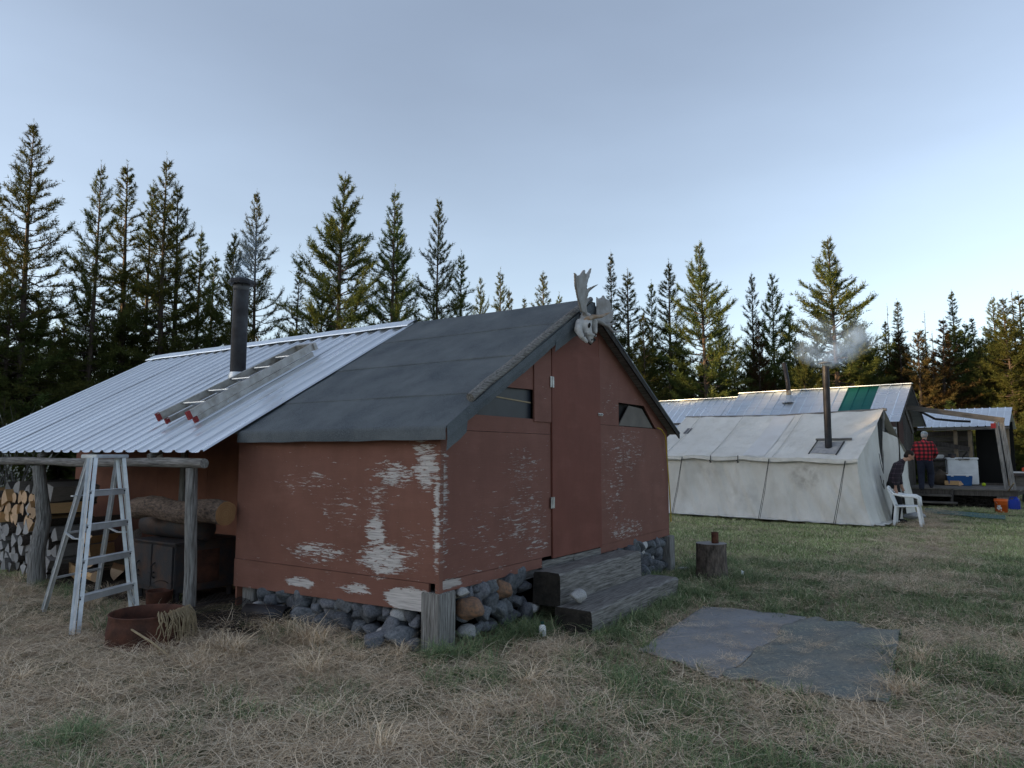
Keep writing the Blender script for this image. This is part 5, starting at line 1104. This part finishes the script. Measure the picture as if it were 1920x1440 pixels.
# chair faces +x locally
for sx, sy, sp in ((.22,-.24,1),(.22,.24,1),(-.20,-.22,-1),(-.20,.22,-1)):
    mb = MB(); top = Vector((sx, sy, .42)); bot = Vector((sx+.05*sp, sy*1.10, 0)); mb.bar(bot, top, .055, .05, up=(1,0,0)); mb.build('leg', Wp, ch, bevel=.008)
mb = MB(); vs = []
for j in range(7):
    for i in range(7):
        u_, v_ = i/6-.5, j/6-.5; vs.append((u_*.46, v_*.48*(1+.06*u_), .43 - .02*math.cos(u_*3)*math.cos(v_*3) + .015*u_))
mb.add(vs, [(j*7+i,j*7+i+1,(j+1)*7+i+1,(j+1)*7+i) for j in range(6) for i in range(6)]); so = mb.build('seat', Wp, ch, smooth=True); md = so.modifiers.new('t','SOLIDIFY'); md.thickness = .025
for k in range(5):
    yy = -.17 + .085*k; MB().bar((-.22,yy,.44),(-.33,yy*1.05,.80),.045,.012,up=(1,0,0)).build('back_slat', Wp, ch)
MB().tube([(-.32,-.23,.74),(-.345,-.12,.815),(-.35,0,.83),(-.345,.12,.815),(-.32,.23,.74)], .024, 8).build('top_rail', Wp, ch, smooth=True)
for s_ in (-1, 1):
    MB().tube([(-.31,.24*s_,.76),(-.22,.27*s_,.68),(-.05,.28*s_,.645),(.16,.28*s_,.635),(.235,.27*s_,.60),(.25,.26*s_,.42)], [.02,.026,.028,.028,.026,.024], 8).build('armrest', Wp, ch, smooth=True); MB().bar((-.21,.225*s_,.40),(-.33,.235*s_,.78),.04,.03,up=(1,0,0)).build('back_post', Wp, ch)
# ------------------------------------------------------------------ people
skin = pm('skin', (.42,.25,.18), (.36,.20,.14), 6, rough=.6); jean = pm('dark blue denim', (.018,.022,.038), (.012,.014,.026), 12, rough=.9, bmp=.3, bscale=40); blackc = pm('black cloth', (.010,.010,.012), (.016,.015,.016), 9, rough=.95)
def plaid(nm, base, dark, line, p, lw=.0):
    m, t, n, l, b = nt(nm); tc = N(t, 'ShaderNodeTexCoord'); sx = N(t, 'ShaderNodeSeparateXYZ'); l.new(tc.outputs['Object'], sx.inputs[0])
    def st(o, duty): return mth(t, 'LESS_THAN', mth(t, 'FRACT', mth(t, 'ADD', mth(t, 'DIVIDE', o, p), 20.)), duty)
    a, c = st(mth(t, 'ADD', sx.outputs[0], mth(t, 'MULTIPLY', sx.outputs[1], .6)), .5 if not lw else lw), st(sx.outputs[2], .5 if not lw else lw)
    s_ = mth(t, 'MULTIPLY', mth(t, 'ADD', a, c), .5)
    col = ramp(t, s_, [(.0, base), (.5, dark), (1., line)]); l.new(col, b.inputs['Base Color']); setin(b, Roughness=.95); return m
buffalo = plaid('red black check wool', (.40,.022,.032), (.10,.008,.012), (.008,.006,.008), .105); dim = plaid('dark plaid flannel', (.020,.014,.020), (.045,.030,.045), (.16,.11,.13), .10, .16)
def limb(mb, pts, rads):
    for a, b_, ra, rb in zip(pts[:-1], pts[1:], rads[:-1], rads[1:]): caps(mb, a, b_, ra, rb, 10)
def hand(mb, w, d, side, s=1.0):
    """palm, four unequal curled fingers and a thumb from wrist w along d"""
    w, d = Vector(w), Vector(d).normalized(); sd = Vector(side).normalized(); inn = d.cross(sd).normalized(); c = w + d*.045
    caps(mb, w, w + d*.085, .026, .032, 8)
    for i, L in enumerate((.062,.075,.070,.052)):
        o = c + sd*(-.027 + .018*i) + d*.045; k1 = o + d*L*.5 + inn*.006; k2 = k1 + d*L*.38 + inn*.03; limb(mb, [o, k1, k2], [.0095,.009,.0075])
    o = w + d*.03 - sd*.028; limb(mb, [o, o + d*.03 - sd*.022 + inn*.01, o + d*.058 - sd*.022 + inn*.028], [.011,.010,.008])
def head(mb, c, fwd, up=(0,0,1)):
    c, f, u_ = Vector(c), Vector(fwd).normalized(), Vector(up).normalized(); u_ = (u_ - f*u_.dot(f)).normalized(); s_ = f.cross(u_)
    rot = Matrix((s_, f, u_)).transposed().to_euler()
    ell(mb, c + u_*.02, (.076,.094,.100), rot, 16); ell(mb, c + f*.028 - u_*.055, (.055,.062,.062), rot, 14)
    caps(mb, c + f*.088 + u_*.012, c + f*.112 - u_*.022, .010, .015, 8)          # nose
    ell(mb, c + f*.085 - u_*.055, (.024,.012,.008), rot, 10); ell(mb, c + f*.078 + u_*.035, (.05,.016,.01), rot, 10)   # lips, brow
    for k in (-1, 1): ell(mb, c + s_*k*.078 - f*.005, (.012,.022,.034), rot, 10)                                    # ears
    return s_, f, u_, rot
# 1: walking up onto the deck, seen from behind, red check wool shirt
p = ground_pt(1737, 919, DZ); away = Vector((p.x, p.y, 0)).normalized(); rz1 = math.atan2(-away.x, away.y)
P1 = thing('person', 'person in red and black check shirt stepping along the porch deck, back turned', 'person', (p.x, p.y, DZ), rz1 - .12)
mb = MB(); s_, f, u_, rt_ = head(mb, (.01,.13,1.50), (0.1,.9,-.35)); limb(mb, [(.0,.03,1.30),(.01,.10,1.42)], [.055,.052])
limb(mb, [(0,0,.84),(0,-.01,1.0),(0,.02,1.22)], [.09,.09,.09])
for k in (-1, 1): limb(mb, [(.17*k,.0,1.25),(.25*k,.02,1.02),(.20*k,.20,.90)], [.05,.042,.032]); hand(mb, (.20*k,.20,.90), (-.3*k,.9,.1), (0,-.1,1))
limb(mb, [(-.09,0,.78),(-.10,.03,.42),(-.10,-.04,.06)], [.085,.055,.04]); limb(mb, [(.09,0,.78),(.11,.14,.46),(.10,.12,.14)], [.085,.055,.04])
b1 = link('body', fuse(mb, 'body', .010, 4, skin), None, P1)
mb = MB(); [limb(mb, [(.085*k,.0,.87),(.085*k,-.03,1.0),(.08*k,-.02,1.16)], [.125,.125,.125]) for k in (-1,-.33,.33,1)]; limb(mb, [(-.15,-.01,1.24),(.15,-.01,1.24)], [.10,.10]); limb(mb, [(0,.0,1.20),(0,.05,1.34)], [.14,.075])
for k in (-1, 1): limb(mb, [(.18*k,0,1.26),(.275*k,.01,1.03),(.21*k,.17,.91)], [.085,.072,.055])
link('shirt', fuse(mb, 'shirt', .014, 6, buffalo), None, P1)
mb = MB(); limb(mb, [(-.07,0,.84),(.07,0,.84)], [.115,.115]); limb(mb, [(-.09,0,.78),(-.105,.03,.42),(-.105,-.04,.07)], [.11,.088,.072]); limb(mb, [(.09,0,.78),(.12,.14,.46),(.11,.12,.16)], [.11,.088,.072])
link('trousers', fuse(mb, 'trousers', .014, 5, jean), None, P1)
for (x, y_, z) in ((-.105,-.02,.035),(.11,.15,.10)):
    mb = MB(); caps(mb, (x,y_-.05,z), (x,y_+.14,z-.005), .045, .038, 10); caps(mb, (x,y_-.04,z+.02), (x,y_-.03,z+.07), .045, .045, 10); link('shoe', fuse(mb, 'shoe', .012, 3, pm('dark shoe', (.02,.02,.025))), None, P1)
mb = MB(); ell(mb, Vector((.01,.13,1.50)) + u_*.052 - f*.006, (.090,.108,.072), rt_, 16); ell(mb, Vector((.01,.13,1.50)) + f*.11 + u_*.045, (.06,.06,.012), rt_, 12); link('cap', fuse(mb, 'cap', .010, 3, pm('pale grey cap', (.30,.34,.36), (.22,.25,.28), 9)), None, P1)
mb = MB(); ell(mb, Vector((.01,.13,1.50)) - f*.035 - u_*.015, (.082,.072,.075), rt_, 14); link('hair', fuse(mb, 'hair', .010, 3, pm('grey hair', (.30,.29,.28), (.2,.19,.19), 30)), None, P1)
# 2: bowed beside the tent door, dark plaid
p = ground_pt(1676, 980); P2 = thing('person', 'dark-haired person in dim plaid shirt bowed beside the tent door', 'person', (p.x + .10, p.y + .02, 0), R(-90) + math.atan2(-p.x, p.y) + .15)
# local +y is where the body faces (to the right in the view)
mb = MB(); HC = (0,.30,1.50); s_, f, u_, rt_ = head(mb, HC, (0,.80,-.60)); limb(mb, [(0,.14,1.34),(0,.24,1.45)], [.05,.048])
limb(mb, [(0,-.04,.88),(0,.01,1.08),(0,.08,1.24)], [.08,.08,.08])
limb(mb, [(.17,.07,1.28),(.21,-.02,1.03),(.20,-.04,.82)], [.048,.04,.03]); hand(mb, (.20,-.04,.80), (0,.12,-1), (0,1,0)); limb(mb, [(-.17,.07,1.28),(-.2,.06,1.03),(-.19,.14,.84)], [.048,.04,.03]); hand(mb, (-.19,.14,.84), (0,.25,-1), (0,1,.1))
for k in (-1, 1): limb(mb, [(.09*k,-.05,.84),(.10*k,.02,.45),(.10*k,-.04,.07)], [.08,.055,.04])
link('body', fuse(mb, 'body', .010, 4, skin), None, P2)
mb = MB(); [limb(mb, [(.07*k,-.05,.88),(.07*k,-.01,1.04),(.07*k,.06,1.22)], [.115,.115,.115]) for k in (-1,0,1)]; limb(mb, [(-.14,.06,1.27),(.14,.06,1.27)], [.09,.09]); limb(mb, [(0,.08,1.26),(0,.16,1.37)], [.12,.065]); limb(mb, [(.17,.07,1.28),(.23,-.02,1.03),(.205,-.04,.88)], [.082,.068,.055]); limb(mb, [(-.17,.07,1.28),(-.22,.06,1.03),(-.195,.13,.88)], [.082,.068,.052])
link('shirt', fuse(mb, 'shirt', .014, 6, dim), None, P2)
mb = MB(); limb(mb, [(-.07,-.06,.84),(.07,-.06,.84)], [.13,.13])
for k in (-1, 1): limb(mb, [(.09*k,-.05,.82),(.10*k,.02,.45),(.10*k,-.04,.08)], [.12,.085,.07])
link('trousers', fuse(mb, 'trousers', .014, 5, blackc), None, P2)
for k in (-1, 1): mb = MB(); caps(mb, (.10*k,-.06,.045), (.10*k,.14,.04), .045, .038, 10); link('shoe', fuse(mb, 'shoe', .012, 3, blackc), None, P2)
mb = MB(); hc = Vector(HC); ell(mb, hc + u_*.045 - f*.018, (.088,.098,.078), rt_, 16); ell(mb, hc - f*.045 - u_*.01, (.082,.062,.085), rt_, 14); link('hair', fuse(mb, 'hair', .010, 3, pm('dark hair', (.022,.015,.011), (.012,.009,.008), 30)), None, P2)
# ------------------------------------------------------------------ grass and straw
def blade_mat(nm, cols, rough=.9):
    m, t, n, l, b = nt(nm); v = coords(t); at = N(t, 'ShaderNodeAttribute'); at.attribute_name = 'tone'
    c = ramp(t, at.outputs['Fac'], [(i/(len(cols)-1), c) for i, c in enumerate(cols)]); oi = N(t, 'ShaderNodeObjectInfo'); hv = N(t, 'ShaderNodeHueSaturation'); l.new(c, hv.inputs['Color']); l.new(mth(t, 'MULTIPLY_ADD', oi.outputs['Random'], .5, .75), hv.inputs['Value']); l.new(hv.outputs[0], b.inputs['Base Color']); setin(b, Roughness=rough); b.inputs['Specular IOR Level'].default_value = .15; return m
M['straw'] = blade_mat('dry straw blades', [(.30,.21,.13),(.56,.425,.285),(.74,.60,.43),(.62,.52,.40)]); M['grass'] = blade_mat('spring grass blades', [(.085,.135,.065),(.13,.19,.09),(.20,.25,.12),(.33,.34,.19)]); M['mixed'] = blade_mat('short mixed turf blades', [(.17,.25,.09),(.27,.35,.13),(.44,.46,.24),(.68,.60,.40)])
def clump(seed, k, rad, l0, l1, w, lie, mat, curl=.5, segs=4):
    """k blades in a patch of radius rad; lie 0 = upright, 1 = flat"""
    r_ = np.random.default_rng(seed); V, Fc, T_ = [], [], []
    for i in range(k):
        a = r_.random()*6.283; rr_ = rad*math.sqrt(r_.random()); p = np.array([rr_*math.cos(a), rr_*math.sin(a), 0.]); L = l0 + (l1-l0)*r_.random(); hd = r_.random()*6.283; el = (1-lie)*(.9+.5*r_.random()) + lie*(.05+.35*r_.random()**2); tone = r_.random(); b0 = len(V)
        if lie > .5: p[2] = .004 + .028*r_.random()
        for s_ in range(segs+1):
            q_ = s_/segs; ww = w*(1-q_*.85)*.5; d = np.array([math.cos(hd)*math.cos(el), math.sin(hd)*math.cos(el), math.sin(el)]); sd = np.array([-math.sin(hd), math.cos(hd), .25*math.sin(i)])
            V.append(p - sd*ww); V.append(p + sd*ww); T_ += [tone, tone]; p = p + d*(L/segs); p[2] = max(p[2], .002)
            hd += curl*r_.normal()*.6; el -= (.30*(1-lie) + .22*lie*(1 if s_ > 0 else -.2))*(.5+r_.random()); 
        for s_ in range(segs): Fc.append((b0+2*s_, b0+2*s_+1, b0+2*s_+3, b0+2*s_+2))
    me = bpy.data.meshes.new('clump'); me.from_pydata([tuple(x) for x in V], [], Fc); at = me.attributes.new('tone', 'FLOAT', 'POINT'); at.data.foreach_set('value', T_); me.materials.append(mat); return me
STRAW = [clump(i, 75, .19, .10, .34, .0034, 1, M['straw'], .75) for i in range(8)]; GREEN = [clump(40+i, 60, .085, .05, .15, .0046, .12, M['grass'], .25) for i in range(5)]; LOWG = [clump(60+i, 70, .17, .04, .09, .005, .3, M['grass'], .4, 3) for i in range(4)]
TUFT = [clump(80+i, 55, .07, .14, .34, .0045, .22, M['straw'], .35, 5) for i in range(4)]; TURF = [clump(100+i, 230, .36, .03, .075, .0065, .35, M['mixed'], .5, 3) for i in range(5)]; LONGG = [clump(120+i, 70, .10, .12, .28, .0055, .14, M['grass'], .3, 5) for i in range(3)]
gr = random.Random(77)
inv = (Matrix.Translation(C0) @ Matrix.Rotation(ROTC, 4, 'Z')).inverted(); tinv = (Matrix.Translation(TO) @ Matrix.Rotation(TR, 4, 'Z')).inverted(); inv2 = (Matrix.Translation(O2) @ Matrix.Rotation(R2, 4, 'Z')).inverted()
mats_q = [[ground_pt(*x) for x in ((1195,1218),(1350,1272),(1512,1156),(1318,1136))], [ground_pt(*x) for x in ((1352,1276),(1668,1328),(1690,1184),(1500,1160))]]
def in_quad(x, y, Q, m_=.0):
    s_ = 0
    for i in range(4):
        a, b_ = Q[i], Q[(i+1) % 4]; c = (b_.x-a.x)*(y-a.y) - (b_.y-a.y)*(x-a.x); s_ += 1 if c > 0 else -1
    return abs(s_) == 4
def free(x, y):
    c = inv @ Vector((x, y, 0))
    if -.02 < c.x < 5 and -.05 < c.y < 8.6 and not (c.y > 2.6 and c.x < .05): return False
    if 1.1 < c.x < 3.25 and -.76 < c.y < 0: return False
    if -.62 < c.x < .1 and 1.5 < c.y < 3.2: return gr.random() < .12
    if (c - to_loc(tub.location)).to_2d().length < .31: return False
    t_ = tinv @ Vector((x, y, 0))
    if -.1 < t_.x < 5.4 and -.2 < t_.y < 4: return False
    d = inv2 @ Vector((x, y, 0))
    if -9 < d.x < 2.4 and d.y > .3 and d.y < 5.5: return d.y < 1.3 and d.x > 0
    return True
def green_w(x, y):
    c = inv @ Vector((x, y, 0)); g = .5 + .95*mnoise.noise(Vector((x*.75, y*.75, 0))) + .5*mnoise.noise(Vector((x*2.1, y*2.1, 5))) + .10*(x-.3) + max(0, .35 - abs(c.y+.45)*.5)*(1 if c.x > .2 else .2)
    if y > 7.5: g += .16
    return g - (.22 if x < -.2 else 0)
gp = []; SRC = STRAW + GREEN + LOWG + TUFT + TURF + LONGG; iS, iG, iL, iT, iU, iN = 0, 8, 13, 17, 21, 26
def addp(x, y, k, s, dz=0): gp.append((x, y, hgt(x, y) + dz, (gr.uniform(-.06,.06), gr.uniform(-.06,.06), gr.uniform(0,6.28)), (s, s, s*gr.uniform(.8,1.2)), k))
y = 2.9
while y < 10.5:
    hw = .80*y + .6; step = .15 + .012*(y-3); x = -hw
    while x < hw:
        xx, yy = x + gr.uniform(-.08,.08), y + gr.uniform(-.08,.08)
        if free(xx, yy):
            on = in_quad(xx, yy, mats_q[0]) or in_quad(xx, yy, mats_q[1]); g = green_w(xx, yy); c = inv @ Vector((xx, yy, 0)); shade = c.y > 2.7 and c.x > -.45
            if on:
                if gr.random() < .42: addp(xx, yy, iS + gr.randrange(8), gr.uniform(.25,.5), .04)
            elif shade:
                if gr.random() < .25: addp(xx, yy, iS + gr.randrange(8), .8)
            else:
                if gr.random() < .92 - .52*max(0, min(1, (g-.36)*2.0)): addp(xx, yy, iS + gr.randrange(8), gr.uniform(.75, 1.15), gr.uniform(0,.015))
                if g > (.36 if xx > -.6 else .44) and gr.random() < .9: addp(xx, yy, (iG + gr.randrange(5)) if gr.random() < .55 else (iL + gr.randrange(4)), gr.uniform(.8, 1.3))
                if g > .75: addp(xx + gr.uniform(-.07,.07), yy + gr.uniform(-.07,.07), iG + gr.randrange(5), gr.uniform(.8, 1.4))
                elif gr.random() < .14: addp(xx, yy, iL + gr.randrange(4), gr.uniform(.5,.9))
                if g < .35 and gr.random() < .05: addp(xx, yy, iT + gr.randrange(4), gr.uniform(.6,1.1))
        x += step
    y += step
y = 9.5
while y < 33:
    hw = .78*y + 1; step = .30 + .018*(y-9); x = -hw
    while x < hw:
        xx, yy = x + gr.uniform(-.15,.15), y + gr.uniform(-.15,.15)
        if free(xx, yy) and gr.random() < (.55 if abs(xx - (3.0 + .62*(yy-6))) < .8 else 1): addp(xx, yy, iU + gr.randrange(5), gr.uniform(.8,1.25)*(1 + .02*(y-9)))
        x += step
    y += step
# taller growth along the foundation, steps, posts and stump
def fringe(pts_, n_, spread, ks, s0=.7, s1=1.2):
    for i in range(n_):
        q_ = gr.random()*(len(pts_)-1); a = int(q_); p_ = pts_[a].lerp(pts_[a+1], q_-a); x, y_ = p_.x + gr.gauss(0, spread), p_.y + gr.gauss(0, spread); addp(x, y_, gr.choice(ks), gr.uniform(s0, s1))
LG = [iN, iN+1, iN+2, iG, iG+1]; TU = [iT, iT+1, iT+2, iT+3]
fringe([CL(.25,-.22), CL(1.1,-.30)], 26, .07, LG); fringe([CL(1.1,-.85), CL(3.3,-.85)], 46, .10, LG); fringe([CL(3.3,-.6), CL(3.5,-.2), CL(4.8,-.2), CL(5.0,-.8), CL(4.4,-1.2)], 60, .14, LG); fringe([CL(-.25,.2), CL(-.25,2.0)], 22, .10, TU + LG[:2]); fringe([CL(-.2,-.1), CL(.1,-.2)], 12, .05, LG); fringe([CL(-.9,2.5), CL(-.5,4.5), CL(-.5,6.5)], 26, .22, TU + LG); fringe([CL(-1.5,1.4), CL(-.9,1.4)], 12, .10, TU)
fringe([ground_pt(200,1440), ground_pt(60,1390), ground_pt(20,1430)], 40, .16, LG, .6, 1.0); fringe([ground_pt(1700,1230), ground_pt(1690,1330)], 14, .08, LG[:3] + TU, .5, .9)
for i in range(260): k_ = gr.random(); y_ = 8 + 12*k_**1.3; x_ = 3.2 + .60*(y_-6) + gr.gauss(0, .45); (addp(x_, y_, iS + gr.randrange(8), gr.uniform(.8,1.2), .02) if free(x_, y_) else None)
instancer('grass', SRC, gp, 'matted dry straw and green spring grass covering the clearing')
# bare shrub beyond the cabin end
sb = thing('bare_shrub', 'leafless pale-budded shrub beyond the low end of the metal roof', 'shrub', (-13.0, 18.5, -.05)); mb = MB(); r_ = random.Random(9); bud = MB()
for i in range(26):
    p_ = Vector((r_.gauss(0,.25), r_.gauss(0,.25), 0)); d = Vector((r_.gauss(0,.35), r_.gauss(0,.35), 1)).normalized(); pts_ = [p_.copy()]; L = r_.uniform(1.2, 3.4)
    for k in range(6): d = (d + Vector((r_.gauss(0,.16), r_.gauss(0,.16), .05))).normalized(); p_ = p_ + d*(L/6); pts_.append(p_.copy())
    mb.tube(pts_, [.018,.015,.012,.010,.007,.005,.003], 4)
    for k in range(2, 6):
        e_ = pts_[k] + Vector((r_.gauss(0,.2), r_.gauss(0,.2), r_.uniform(.1,.4))); mb.tube([pts_[k], e_], [.005,.002], 3)
        for j in range(3): c_ = pts_[k].lerp(e_, r_.uniform(.4,1)); ell(bud, c_, (.02,.02,.028), n=5)
mb.build('stems', M['dead'], sb); bud.build('buds', pm('pale catkins', (.34,.34,.28)), sb)
print('objects', len(scn.objects))
print('TRIS', sum(len(p.vertices)-2 for me in bpy.data.meshes for p in me.polygons))
